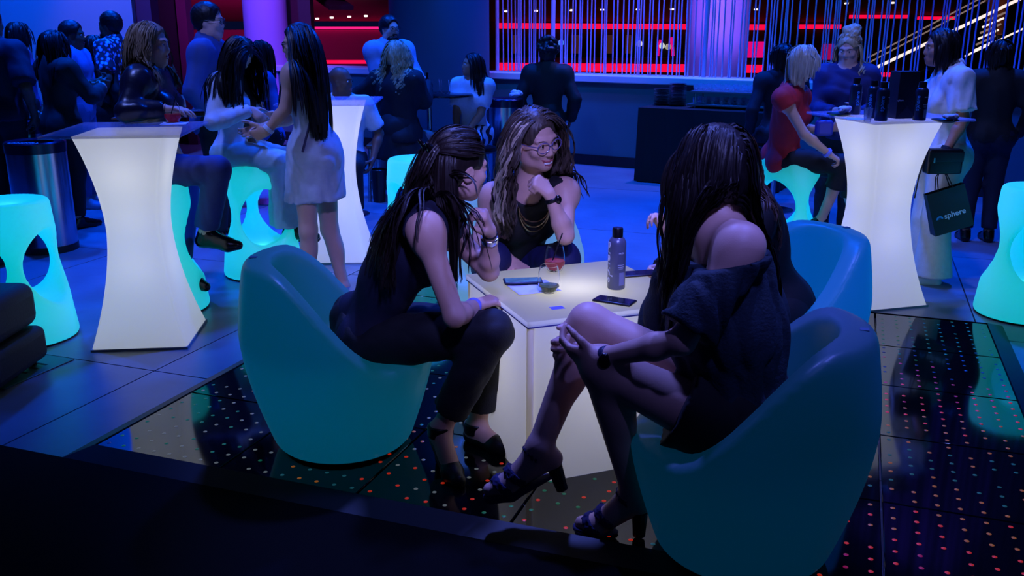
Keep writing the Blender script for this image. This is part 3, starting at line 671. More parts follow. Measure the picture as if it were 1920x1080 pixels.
def hair_locks(J, sd, name, m, par, n=140, L=.35, seed=1, part=0., wave=.0, wl_=.09, back=0., width=.013, clear=.011, region=None, flow=None, front=.55, curl_out=0., jitter=.15, stiff=.25, target=None, segs=None, tuck=0., avoid=(), strands=7, hw_=.0024):
    rg = np.random.default_rng(seed); hr, hf, hu = J.hx; hs = J.hs; step = .024; ns = segs or int(L / step) + 4
    # roots spread over the scalp
    P0, D0, Ls = [], [], []
    while len(P0) < n:
        a = rg.uniform(-math.pi, math.pi); e = math.asin(rg.uniform(-.12, .99))
        v = np.array([math.sin(a) * math.cos(e), math.cos(a) * math.cos(e), math.sin(e)])
        if v[1] > front and v[2] < .62 + .25 * (v[1] - front): continue        # keep the face free
        if v[1] > .1 and v[2] < .12 and abs(v[0]) > .3 and v[1] > .25: continue
        if region is not None and not region(v): continue
        p = np.array([v[0] * .074, v[1] * .090 - .012, v[2] * .082 + .036]) * hs
        sgn = 1. if v[0] > part * .08 else -1.
        tdir = np.array([sgn * (.9 if v[2] > .55 else .5), -.35 - back - (.25 if v[1] > .3 else 0), -.55]) if flow is None else np.array(flow(v, p / hs), float)
        nn = unit(v); tdir = tdir - nn * (nn @ tdir)
        P0.append(J.H + hr * p[0] + hf * p[1] + hu * p[2]); t_ = unit(tdir) + rg.normal(size=3) * jitter; D0.append(unit(hr * t_[0] + hf * t_[1] + hu * t_[2])); Ls.append(L * rg.uniform(.82, 1.08))
    avoid = list(avoid) + ([] if getattr(J, 'hairface', False) else [(J.X(0, .112, -.03), .070 * hs), (J.X(0, .10, -.09), .05 * hs)])
    if avoid:
        sd2 = SDF(); sd2.p = list(sd.p)
        for c, r_ in avoid: sd2.u(el(c, (r_,) * 3), .03)
        sd = sd2
    P = np.array(P0); D = np.array(D0); Ls = np.array(Ls); path = [P.copy()]; nrm = []; e_ = .004
    def grad(Q):
        g0 = sd.points(Q); g = np.stack([(sd.points(Q + np.eye(3)[i] * e_) - g0) / e_ for i in range(3)], 1); return g0, g / np.maximum(np.linalg.norm(g, axis=1), 1e-6)[:, None]
    g0, gn = grad(P); nrm.append(gn); stp = (Ls / (ns - 1))[:, None]; down = np.array([0, 0, -1.]); layer = rg.uniform(.0, .011, n)
    if tuck: down = unit(np.array([0, 0, -1.]) - hf * tuck)
    for k in range(ns - 1):
        D = D * (1 - stiff) + down * stiff + (rg.normal(size=D.shape) * jitter * .18); D /= np.linalg.norm(D, axis=1)[:, None]
        if target is not None:
            tg = np.asarray(target)[None] - P; dist = np.linalg.norm(tg, axis=1)[:, None]; D = D * .35 + tg / np.maximum(dist, 1e-4) * .65; D /= np.linalg.norm(D, axis=1)[:, None]; stp = dist / (ns - 1 - k) * 1.02
        P = P + D * stp; g0, gn = grad(P); pen = np.maximum(clear + layer - g0, 0); P = P + gn * np.minimum(pen, .03)[:, None]
        inn = (pen > 0); D[inn] -= gn[inn] * np.minimum((D[inn] * gn[inn]).sum(1), 0)[:, None]; D /= np.maximum(np.linalg.norm(D, axis=1), 1e-6)[:, None]
        path.append(P.copy()); nrm.append(gn)
    path = np.array(path); nrm = np.array(nrm)                                # ns, n, 3
    if wave:
        ph = rg.uniform(0, 6.28, n); t = np.arange(ns)[:, None]; s_ = t * (Ls / (ns - 1))[None]; T = np.gradient(path, axis=0); T /= np.maximum(np.linalg.norm(T, axis=2), 1e-6)[..., None]; sd_ = np.cross(T, nrm)
        amp = wave * np.clip((s_ - .08) / .12, 0, 1); path = path + (sd_ * (np.sin(s_ / wl_ * 6.28 + ph) * amp)[..., None] + nrm * (np.cos(s_ / wl_ * 6.28 + ph) * amp * .6 + amp * .5)[..., None])
    tt = np.linspace(0, 1, ns); T = np.gradient(path, axis=0); T /= np.maximum(np.linalg.norm(T, axis=2), 1e-6)[..., None]
    side = np.cross(T, nrm); side /= np.maximum(np.linalg.norm(side, axis=2), 1e-6)[..., None]; nr2 = np.cross(side, T)
    # every lock is a bundle of fine flat strands
    mch = strands; wprof = hw_ * np.clip(.5 + tt * 4, 0, 1) * np.sqrt(np.clip(1.02 - tt ** 4, .02, 1)); sprd = np.clip(.35 + tt * 3, 0, 1) * (1 - .55 * tt ** 2); R = []
    for c in range(mch):
        os_ = rg.uniform(-1, 1, n) * width * 1.5; on_ = rg.uniform(-.2, 1, n) * .006; ph = rg.uniform(0, 6.28, n); tw = rg.uniform(-.6, .6, n); fr = rg.uniform(4, 9, n)
        pc = path + side * (sprd[:, None] * os_[None] + .0022 * np.sin(tt[:, None] * fr[None] + ph[None]) * tt[:, None])[..., None] + nr2 * (sprd[:, None] * on_[None])[..., None]
        dv = side * np.cos(tw)[None, :, None] + nr2 * np.sin(tw)[None, :, None]; ww = (wprof[:, None] * rg.uniform(.7, 1.3, n)[None])[..., None]
        R.append(np.stack([pc - dv * ww, pc + dv * ww], 2))
    R = np.stack(R, 0); N_ = mch * n; R = R.transpose(0, 2, 1, 3, 4).reshape(-1, 3)          # strand, segment, 2
    i, j = np.meshgrid(np.arange(N_), np.arange(ns - 1), indexing='ij'); b = i * ns * 2 + j * 2
    Q = np.stack([b, b + 1, b + 3, b + 2], -1).reshape(-1, 4)
    return mk_np(name, R - J.base, Q, m, par)
def hair_cap(J, thick=.012, back=0., low=-.03, fringe=.0):
    X, hs = J.X, J.hs; sd = SDF(); R_ = lambda *v: np.array(v) * hs
    sd.u(el(X(0, -.014, .034), R_(.074 + thick, .093 + thick, .086 + thick), J.hax), .02)
    sd.u(el(X(0, -.05 - back, low), R_(.066 + thick * .6, .052 + thick, .07), J.hax), .03)
    sd.sub(el(X(0, .120, -.016 - fringe), R_(.082, .085, .102), J.hax), .012)
    sd.sub(el(X(.085, .035, -.055), R_(.05, .045, .065), J.hax), .012); sd.sub(el(X(-.085, .035, -.055), R_(.05, .045, .065), J.hax), .012)
    return sd
def hairmat(nm, col, tip=None):
    k = 'hair_' + nm
    if k in MATS: return MATS[k]
    m = mat(k, col, .46, spec=.38, var=.45, vscale=55); nt = m.node_tree; n = [q for q in nt.nodes if q.type == 'TEX_NOISE'][0]
    mp = nt.nodes.new('ShaderNodeMapping'); mp.inputs['Scale'].default_value = (1, 1, .12); tc = [q for q in nt.nodes if q.type == 'TEX_COORD'][0]
    nt.links.new(tc.outputs['Object'], mp.inputs[0]); nt.links.new(mp.outputs[0], n.inputs['Vector']); n.inputs['Scale'].default_value = 120
    bp = nt.nodes.new('ShaderNodeBump'); bp.inputs['Strength'].default_value = .35; bp.inputs['Distance'].default_value = .004; nt.links.new(n.outputs['Fac'], bp.inputs['Height']); nt.links.new(bp.outputs['Normal'], nt.nodes['Principled BSDF'].inputs['Normal'])
    if tip is not None:
        mx = [q for q in nt.nodes if q.type == 'MIX'][0]; mx.inputs[7].default_value = lin(tip) + (1,)
    return m

def person(J, label, h=.011, skin_m=None, fine=True, eyes=True, lips=True):
    sd = body_sdf(J); J.sd = sd; sm = skin_m or skin((196, 150, 130), 'fair')
    root = sdf_obj('person', sd, h, sm, None, J.base); root.location = [float(v) for v in J.base]; tag(root, label, 'person'); J.root = root; J.h = h
    if eyes:
        for q in (-1, 1):
            c = J.X(q * .030, .0775, .0005); b = MB().lathe([(0, -.0108), (.0076, -.0076), (.0108, 0), (.0076, .0076), (0, .0108)], 10, caps=False)
            o = b.build('eye', mat('eye_white', (225, 220, 215), .2), root, c - J.base, smooth=True); o.scale = (J.hs,) * 3
            f2 = J.hx[1]; ci = c + f2 * .0095 * J.hs; MB().lathe([(0, -.0015), (.0052, -.0012), (.0052, .0012), (0, .0015)], 10, caps=False).build('iris', mat('iris_dark', (38, 24, 18), .15), o, (ci - c) / J.hs, Vector(f2).to_track_quat('Z', 'Y').to_euler(), smooth=True)
            MB().tube([J.X(q * .013, .0925, .0185) - J.base, J.X(q * .030, .0885, .0235) - J.base, J.X(q * .047, .076, .0185) - J.base], [.0025, .003, .0012], 6, flat=.6).build('eyebrow', mat('brow_dark', (40, 28, 24), .7), root)
    if lips:
        s2 = SDF(); sm_ = getattr(J, 'smile', 0.); R_ = lambda *v: np.array(v) * J.hs
        if sm_:
            for pts in (((-.028, .0735, -.056), (-.014, .085, -.0655), (0, .0885, -.0665), (.014, .085, -.0655), (.028, .0735, -.056)), ((-.027, .073, -.058), (-.014, .081, -.0795), (0, .0845, -.084), (.014, .081, -.0795), (.027, .073, -.058))):
                for i in range(4): s2.u(rc(J.X(*pts[i]), J.X(*pts[i + 1]), .0036 * J.hs), .003)
        else: s2.u(el(J.X(0, .0855, -.0625 + .001 * sm_), R_(.019 + .006 * sm_, .0105, .0042), J.hax), .003).u(el(J.X(0, .083, -.0735 - .005 * sm_), R_(.017 + .004 * sm_, .0105, .005), J.hax), .003)
        sdf_obj('lips', s2, .0022, mat('lip_red', (165, 80, 84), .35), root, J.base)
    return root
def garment(J, name, sd, m, h=None, disp=None, cuts=()):
    return sdf_obj(name, sd, h or J.h * 1.3, m, J.root, J.base, disp, cuts)
def top(J, m, infl=.012, sleeve='none', name='top', hem=.0, neck=.085, disp=None, extra=None, cutsx=(), dz=0., fwd=.02):
    parts = {'torso'}
    if sleeve == 'long': parts |= {'uarm', 'farm'}
    elif sleeve: 
        if sleeve != 'none': J.sleeve = float(sleeve); parts |= {'uarm_half'}
    sd = body_sdf(J, infl, parts)
    if sleeve == 'long':
        pass
    if extra: extra(sd)
    cuts = [plane(J.P - J.tu * hem, -J.tu)] if hem is not None else []
    if sleeve == 'none':
        for k, sg in (('L', -1), ('R', 1)):
            Sh = getattr(J, 'S' + k); cuts.append(plane(Sh - J.tr * sg * .012, J.tr * sg + J.tu * .12))
    if neck: cuts.append(neck_hole(J, neck, dz, fwd))
    return garment(J, name, sd, m, None, disp, list(cuts) + list(cutsx))
def trousers(J, m, infl=.012, to=.92, flare=0., name='trousers', disp=None, waist=.10, shorts=False, hemc=True):
    sd = SDF(); s = J.s; ax = np.array([J.tr, J.tf, J.tu]); g = getattr(J, 'fat', 1.); i = infl; hipw = .150 if J.male else .160
    wc = [(J.P + J.tu * waist * s, J.tu)]
    sd.u(el(J.P, np.array([hipw * g, .115 * g, .125]) * s + i, ax, wc), .03)
    for q in (-1, 1): sd.u(el(J.P + J.tr * q * .075 * s - J.tf * .05 * s - J.tu * .03 * s, np.array([.085, .08, .085]) * s * g + i, ax, wc), .04)
    lg = getattr(J, 'leg', 1.) * s
    for k in 'LR':
        Hp, Kn, An = getattr(J, 'H' + k), getattr(J, 'K' + k), getattr(J, 'A' + k)
        if shorts: e = Hp + (Kn - Hp) * to; sd.u(rc(Hp, e, .088 * lg + i, .07 * lg + i + flare, cuts=[(e, unit(Kn - Hp))]), .035); continue
        e = Kn + (An - Kn) * to; d = unit(An - Kn)
        sd.u(rc(Hp, Kn, .088 * lg + i, .058 * lg + i), .04); sd.u(rc(Kn, e + d * .03, .056 * lg + i, .044 * lg + i + flare, cuts=[(e, d)]), .03)
    return garment(J, name, sd, m, None, disp)
def shoe(J, k, m, kind='flat', name='shoe'):
    hl, ba, to, An = (getattr(J, q + k) for q in ('heelp', 'ball', 'toe', 'A')); s = J.s; sd = SDF()
    sd.u(rc(hl, ba, .037 * s, .037 * s), .02); sd.u(rc(ba, to, .040 * s, .028 * s), .02)
    if kind in ('flat', 'boot'): sd.u(rc(An, ba, .040 * s, .030 * s), .03); sd.u(rc(An + (An - hl) * (.25 if kind == 'flat' else 1.2), hl, .041 * s, .038 * s), .02)
    return garment(J, name, sd, m, min(J.h, .009))

# ---------------------------------------------------------------- the four women around the cube table
def A_(px, py, Y): return at(px, py, Y)
navy = mat('navy_knit', (16, 18, 44), .8, var=.2, vscale=40, bump=.15, bscale=300)
black_cloth = mat('black_cloth', (10, 10, 14), .75, var=.2, vscale=40, bump=.12, bscale=220)
dark_trs = mat('dark_trousers', (17, 17, 24), .75, var=.15, vscale=30, bump=.1, bscale=200)
leather = mat('black_leather', (12, 12, 14), .35, spec=.5)
fair = skin((205, 160, 142), 'fair')

# --- woman in the left chair
J = default_pose(-.52, 3.40, 12, 1.70, sit=.40); J.base = np.array([-.55, 3.38, .031])
J.P = np.array([-.53, 3.38, .50]); J.N = A_(806, 392, 3.28); J.H = A_(862, 312, 3.29); J.SR = A_(797, 432, 3.10); J.SL = A_(838, 428, 3.43); J.bend = -.05
J.f = unit([.93, .30, 0]); J.hf = unit([.86, .50, -.12]); J.hup = unit([.12, 0, 1]); J.hscale = 1.06
J.ER = A_(852, 594, 3.01); J.WR = A_(890, 573, 3.22); J.hdR = unit([.75, .5, .1]); J.hnR = np.array([0, .1, -1.]); J.curlR = .38; J.hsR = -1
J.EL = A_(917, 509, 3.42); J.WL = A_(918, 432, 3.30); J.hdL = unit(A_(903, 384, 3.24) - J.WL); J.hnL = unit([-.9, -.2, .3]); J.curlL = .75; J.hsL = -1
J.HR = J.P + np.array([.03, -.085, -.03]); J.HL = J.P + np.array([.03, .085, -.03]); J.KR = A_(922, 622, 3.13); J.KL = A_(930, 612, 3.32)
J.AR = A_(826, 806, 3.16); J.AL = A_(893, 800, 3.36); J.ffR = unit([.35, -.75, -.35]); J.ffL = unit([.6, -.55, -.35]); J.heel = .02
person(J, 'woman with long half-clipped dark hair, navy sleeveless top and dark trousers, elbow on cube table', .0064, fair)
top(J, navy, .013, 'none', 'sleeveless_top', hem=.06, neck=.075, disp=folds(.006, 26, 3))
trousers(J, dark_trs, .016, .80, .006, disp=folds(.004, 22, 4), waist=.02)
for k in 'LR':
    shoe(J, k, leather, 'sandal', 'sandal'); An = getattr(J, 'A' + k); hl = getattr(J, 'heelp' + k)
    garment(J, 'ankle_strap', SDF().u(rc(An - np.array([0, 0, .012]), An + np.array([0, 0, .014]), .049, .049, cuts=[(An + np.array([0, 0, .022]), (0, 0, 1)), (An - np.array([0, 0, .022]), (0, 0, -1))]), .005), leather, .005)
    MB().tube([hl - J.base + np.array([0, 0, -.01]), [hl[0] - J.base[0], hl[1] - J.base[1], .004]], [.022, .014], 10).build('shoe_heel', leather, J.root)
hm = hairmat('dark_brown', (15, 11, 13), (42, 30, 28))
cap = hair_cap(J, .009); garment(J, 'hair', cap, hm, .007, folds(.003, 160, 5, (1, 1, .3)))
hs_ = J.root.children[-1]
clip = J.X(0, -.118, .045)
hair_locks(J, J.sd, 'hair_lengths', hm, J.root, 420, .50, 11, back=.3, wave=.006, wl_=.16, width=.0068, stiff=.16, region=lambda v: v[1] < -.42 and v[0] < .5, flow=lambda v, p: (np.array([0, -.12, .05]) - p) * 3 + np.array([0, -.6, -.25]), avoid=[(J.SR + np.array([.02, -.01, .01]), .115), (J.SR + (J.ER - J.SR) * .35, .10)])
hair_locks(J, J.sd, 'hair_front', hm, J.root, 200, .17, 12, width=.007, stiff=.02, region=lambda v: v[1] > -.5 and v[2] > (.12 if v[1] > .2 else .25), flow=lambda v, p: np.array([0, -.125, .03]) - p, front=.75, jitter=.04, clear=.012, target=clip, segs=10)
J.hairface = True
hair_locks(J, J.sd, 'hair_side', hm, J.root, 130, .44, 13, width=.0056, stiff=.35, region=lambda v: v[0] > .3 and -.9 < v[1] < -.5 and v[2] < .3, jitter=.08, flow=lambda v, p: np.array([.2, .05, -1]), clear=.008)
o = garment(J, 'hair_claw', SDF().u(el(clip, np.array([.045, .022, .03]), J.hax), .01).u(rc(clip + J.hx[0] * .02, clip + J.hx[0] * .03 + J.hx[2] * .03 - J.hx[1] * .03, .008), .01).u(rc(clip - J.hx[0] * .02, clip - J.hx[0] * .03 + J.hx[2] * .03 - J.hx[1] * .03, .008), .01), mat('claw_black', (8, 8, 12), .2), .005)
def band(J, k, t, r, w_, name, m, flat=1.):
    E_, W_ = getattr(J, 'E' + k), getattr(J, 'W' + k); d = unit(W_ - E_); c = E_ + (W_ - E_) * t
    return garment(J, name, SDF().u(rc(c - d * w_, c + d * w_, r, r, cuts=[(c + d * w_, d), (c - d * w_, -d)]), .003), m, .004)
silver = mat('silver_band', (190, 190, 205), .25, metal=1.); band(J, 'L', .80, .033, .012, 'bracelet', silver); band(J, 'L', .92, .030, .004, 'hair_tie', black_cloth); band(J, 'R', .93, .031, .010, 'wristband', mat('paper_band', (120, 130, 230), .5))

# --- smiling woman with glasses behind the table
J = default_pose(0, 4.35, -75, 1.68, sit=.40); J.base = np.array([.0, 4.40, .031]); J.fat = 1.12
J.P = np.array([.0, 4.40, .50]); J.N = A_(990, 352, 4.12); J.H = A_(1003, 262, 4.02); J.SL = A_(1060, 360, 4.03); J.SR = A_(925, 368, 4.22)
J.f = unit([.35, -.93, 0]); J.hf = unit([.62, -.80, -.16]); J.hup = unit([-.22, 0, 1]); J.smile = 1.; J.hscale = 1.13
J.EL = A_(1060, 442, 3.84); J.WL = A_(1031, 364, 3.84); J.hdL = unit([-.62, .05, .60]); J.hnL = unit([-.5, .62, -.45]); J.curlL = .95; J.hsL = 1; J.thL = .9
J.ER = A_(898, 450, 4.20); J.WR = A_(962, 492, 4.02); J.hnR = np.array([0, 0, -1.])
J.HL = J.P + np.array([.085, -.03, -.03]); J.HR = J.P + np.array([-.085, -.03, -.03]); J.KL = A_(1056, 484, 4.00); J.KR = A_(925, 486, 3.98); J.AL = np.array([.16, 4.06, .13]); J.AR = np.array([-.2, 4.05, .13])
person(J, 'smiling woman with glasses and long wavy hair, chin on her fist behind the cube table', .0064, fair)
top(J, black_cloth, .012, 'none', 'sleeveless_top', hem=.06, neck=.095, disp=folds(.004, 26, 6))
trousers(J, mat('navy_trousers', (16, 20, 70), .7, var=.15, vscale=20), .014, .9, disp=folds(.004, 24, 7), waist=.03)
for k in 'LR': shoe(J, k, leather)
hm2 = hairmat('brown_blonde', (26, 21, 21), (92, 76, 64))
garment(J, 'hair', hair_cap(J, .008), hm2, .007, folds(.003, 160, 8, (1, 1, .3)))
hair_locks(J, J.sd, 'hair_lengths', hm2, J.root, 380, .46, 21, part=.35, wave=.012, wl_=.13, width=.0062, stiff=.22, front=.5, flow=lambda v, p: np.array([(1. if v[0] > .2 else -1.) * (1. if v[2] > .4 else .5), -.45 - .6 * max(v[1], 0), -.4]))
hair_locks(J, J.sd, 'hair_highlights', hairmat('ash_blonde', (140, 120, 100), (215, 195, 165)), J.root, 48, .42, 22, part=.35, wave=.012, wl_=.13, width=.0045, stiff=.2, front=.5, clear=.024, region=lambda v: v[1] > .0 and .1 < v[2] < .72 and abs(v[0]) > .3, flow=lambda v, p: np.array([(1. if v[0] > .2 else -1.), -.45 - .4 * max(v[1], 0), -.4]))
def glasses(J, m=None, r=.0245, dz=-.002):
    m = m or mat('glasses_frame', (50, 44, 60), .25); b = MB()
    for q in (-1, 1):
        b.tube([J.X(q * .0325 + r * math.cos(t) * 1.08, .100 - abs(r * math.cos(t)) * .0 - (q * (q * .0325 + r * math.cos(t)) - .01) * .18, dz + r * .86 * math.sin(t)) - J.base for t in np.linspace(0, 6.283, 19)], .0021, 6, caps=False)
        b.tube([J.X(q * .059, .093, .006) - J.base, J.X(q * .0785, .05, .008) - J.base, J.X(q * .083, -.005, .006) - J.base], .002, 6)
    b.tube([J.X(-.0075, .102, .004) - J.base, J.X(0, .1045, .007) - J.base, J.X(.0075, .102, .004) - J.base], .002, 6)
    return b.build('glasses', m, J.root, smooth=True)
glasses(J, mat('glasses_lilac', (95, 85, 130), .2))
garment(J, 'teeth', SDF().u(el(J.X(0, .0800, -.0730), np.array([.0215, .0090, .0095]) * J.hs, J.hax), .002), mat('teeth', (235, 232, 225), .25), .0022)
band(J, 'L', .86, .031, .009, 'watch_strap', mat('watch_black', (10, 10, 12), .4)); d_ = unit(J.WL - J.EL); c_ = J.EL + (J.WL - J.EL) * .86
garment(J, 'watch_case', SDF().u(el(c_ + np.array([.024, -.016, .004]), (.016, .012, .02)), .004), mat('watch_glass', (14, 14, 18), .15), .0035)
chain = MB()
for q in range(3):
    pts = [J.N + J.tr * (.075 - .0 * q) * math.cos(t) + J.tf * (.085 + .055 * math.sin(t) + .004 * q) + J.tu * (-.02 - (.055 + .028 * q) * math.sin(t)) - J.base for t in np.linspace(0, math.pi, 15)]
    chain.tube(pts, .0042, 6)
chain.build('necklace', mat('gold_chain', (190, 165, 120), .25, metal=1.), J.root, smooth=True)

# --- woman with her back to us in the right chair
J = default_pose(.72, 2.60, 155, 1.74, sit=.40); J.base = np.array([.72, 2.60, .031])
J.P = np.array([.70, 2.60, .49]); J.N = A_(1348, 415, 2.66); J.H = A_(1336, 318, 2.70); J.SL = A_(1388, 462, 2.49); J.SR = A_(1285, 452, 2.84); J.bend = -.04
J.f = unit([-.90, .43, 0]); J.hf = unit([-.55, .83, -.10]); J.hscale = 1.04
J.EL = A_(1278, 640, 2.42); J.WL = A_(1120, 672, 2.58); J.hdL = unit([-.85, .45, .05]); J.hnL = unit([.1, .6, .5]); J.curlL = .42; J.hsL = 1
J.WR = A_(1092, 642, 2.86); J.ER = A_(1235, 640, 2.98); J.hdR = unit([-.85, -.35, -.1]); J.hnR = unit([.1, -.7, .1]); J.curlR = .55; J.hsR = -1
J.HL = J.P + np.array([-.04, -.085, -.03]); J.HR = J.P + np.array([.0, .09, -.01]); J.KR = A_(1104, 606, 2.82); J.AR = A_(1012, 838, 2.74); J.KL = A_(1128, 688, 2.60); J.AL = A_(1188, 920, 2.66)
J.ffR = unit([-.95, -.05, -.30]); J.fuR = unit([-.3, 0, .95]); J.ffL = unit([-.8, .3, -.45]); J.heel = .03; J.leg = 1.08
person(J, 'woman seen from behind with very long dark hair, dark off-shoulder top and crossed bare legs', .0064, fair)
teal_top = mat('teal_ruffle', (14, 34, 48), .8, var=.5, vscale=60, bump=.3, bscale=110)
def ruff(sd):
    for k in 'LR':
        Sh, E_ = getattr(J, 'S' + k), getattr(J, 'E' + k); a = Sh + (E_ - Sh) * .12; b = Sh + (E_ - Sh) * .86
        sd.u(rc(a, b, .062, .082, cuts=[(b, unit(E_ - Sh))]), .03)
    sd.u(el((J.P + J.N) / 2 - J.tu * .04 + J.tf * .02, (.185, .17, .22), np.array([J.tr, J.tf, J.tu])), .05)
top(J, teal_top, .022, None, 'off_shoulder_top', hem=-.03, neck=None, disp=folds(.012, 34, 9, (1, 1, .25)), extra=ruff, cutsx=[plane(J.N - J.tu * .10, J.tu + J.tf * .05)])
trousers(J, black_cloth, .02, .42, .03, name='skirt', shorts=True, disp=folds(.004, 20, 10), waist=.16)
hm3 = hairmat('dark', (11, 8, 11), (30, 22, 24))
garment(J, 'hair', hair_cap(J, .010, .005), hm3, .007, folds(.003, 150, 11, (1, 1, .3)))
hair_locks(J, J.sd, 'hair_lengths', hm3, J.root, 480, .56, 31, part=0., wave=.007, wl_=.2, width=.0078, stiff=.30, front=.7, jitter=.08, clear=.014, avoid=[(J.SL + np.array([.0, -.01, .02]), .125), (J.SL + (J.EL - J.SL) * .3, .12), (J.SL + (J.EL - J.SL) * .55, .11)])
for k in 'LR':
    hl, ba, to, An = (getattr(J, q + k) for q in ('heelp', 'ball', 'toe', 'A')); suede = mat('blue_suede', (40, 38, 78), .9)
    fu = getattr(J, 'fu' + k, np.array([0, 0, 1.])); dn = -fu
    sole = SDF().u(rc(hl + dn * .03, ba + dn * .026, .030, .034, cuts=[]), .01).u(rc(ba + dn * .026, to + dn * .02, .034, .03), .01); garment(J, 'sandal', sole, suede, .005, None, [plane(ba + dn * .014, fu)])
    sr = SDF()
    for t, rr in ((.15, .040), (.75, .043), (1.0, .044)):
        c = An + (ba - An) * t if t < .9 else ba + (to - ba) * .2; dd = unit(ba - An); sr.u(rc(c - dd * .01, c + dd * .01, rr, rr, cuts=[(c + dd * .012, dd), (c - dd * .012, -dd)]), .004)
    garment(J, 'sandal_strap', sr, suede, .005, folds(.004, 200, 2))
    MB().tube([hl - J.base + dn * .03, hl - J.base + dn * .115], [.026, .020], 10).build('shoe_heel', mat('heel_dark', (20, 18, 26), .4), J.root)
band(J, 'L', .90, .032, .013, 'watch_strap', mat('watch_navy', (16, 22, 60), .5)); c_ = J.EL + (J.WL - J.EL) * .90
garment(J, 'watch_case', SDF().u(el(c_ + np.array([-.004, -.034, .0]), (.021, .010, .024)), .004), mat('watch_glass2', (10, 12, 20), .12), .0035)

# --- woman in black half hidden behind her
J = default_pose(1.10, 3.76, 195, 1.68, sit=.40); J.base = np.array([1.10, 3.77, .031])
J.P = np.array([1.08, 3.77, .50]); J.N = np.array([.93, 3.70, .95]); J.H = np.array([.84, 3.67, 1.10]); J.SL = np.array([.93, 3.53, .885]); J.SR = np.array([.88, 3.88, .89]); J.hf = unit([-.95, -.3, 0])
J.WL = A_(1252, 440, 3.46); J.EL = np.array([.85, 3.40, .66]); J.hdL = unit(A_(1230, 392, 3.44) - J.WL); J.hnL = unit([-.7, -.6, .2]); J.curlL = .55; J.hsL = -1
J.WR = np.array([.62, 3.78, .62]); J.fat = 1.1
person(J, 'woman in black in the blue chair, raised hand showing past the long dark hair', .010, fair)
top(J, black_cloth, .02, 'long', 'jumper', hem=.08, neck=.07, disp=folds(.006, 24, 12)); trousers(J, dark_trs, .014, .9)
for k in 'LR': shoe(J, k, leather)
hm4 = hairmat('brown', (40, 26, 22), (84, 58, 44))
garment(J, 'hair', hair_cap(J, .009), hm4, .007); hair_locks(J, J.sd, 'hair_lengths', hm4, J.root, 200, .40, 41, wave=.008, stiff=.25)

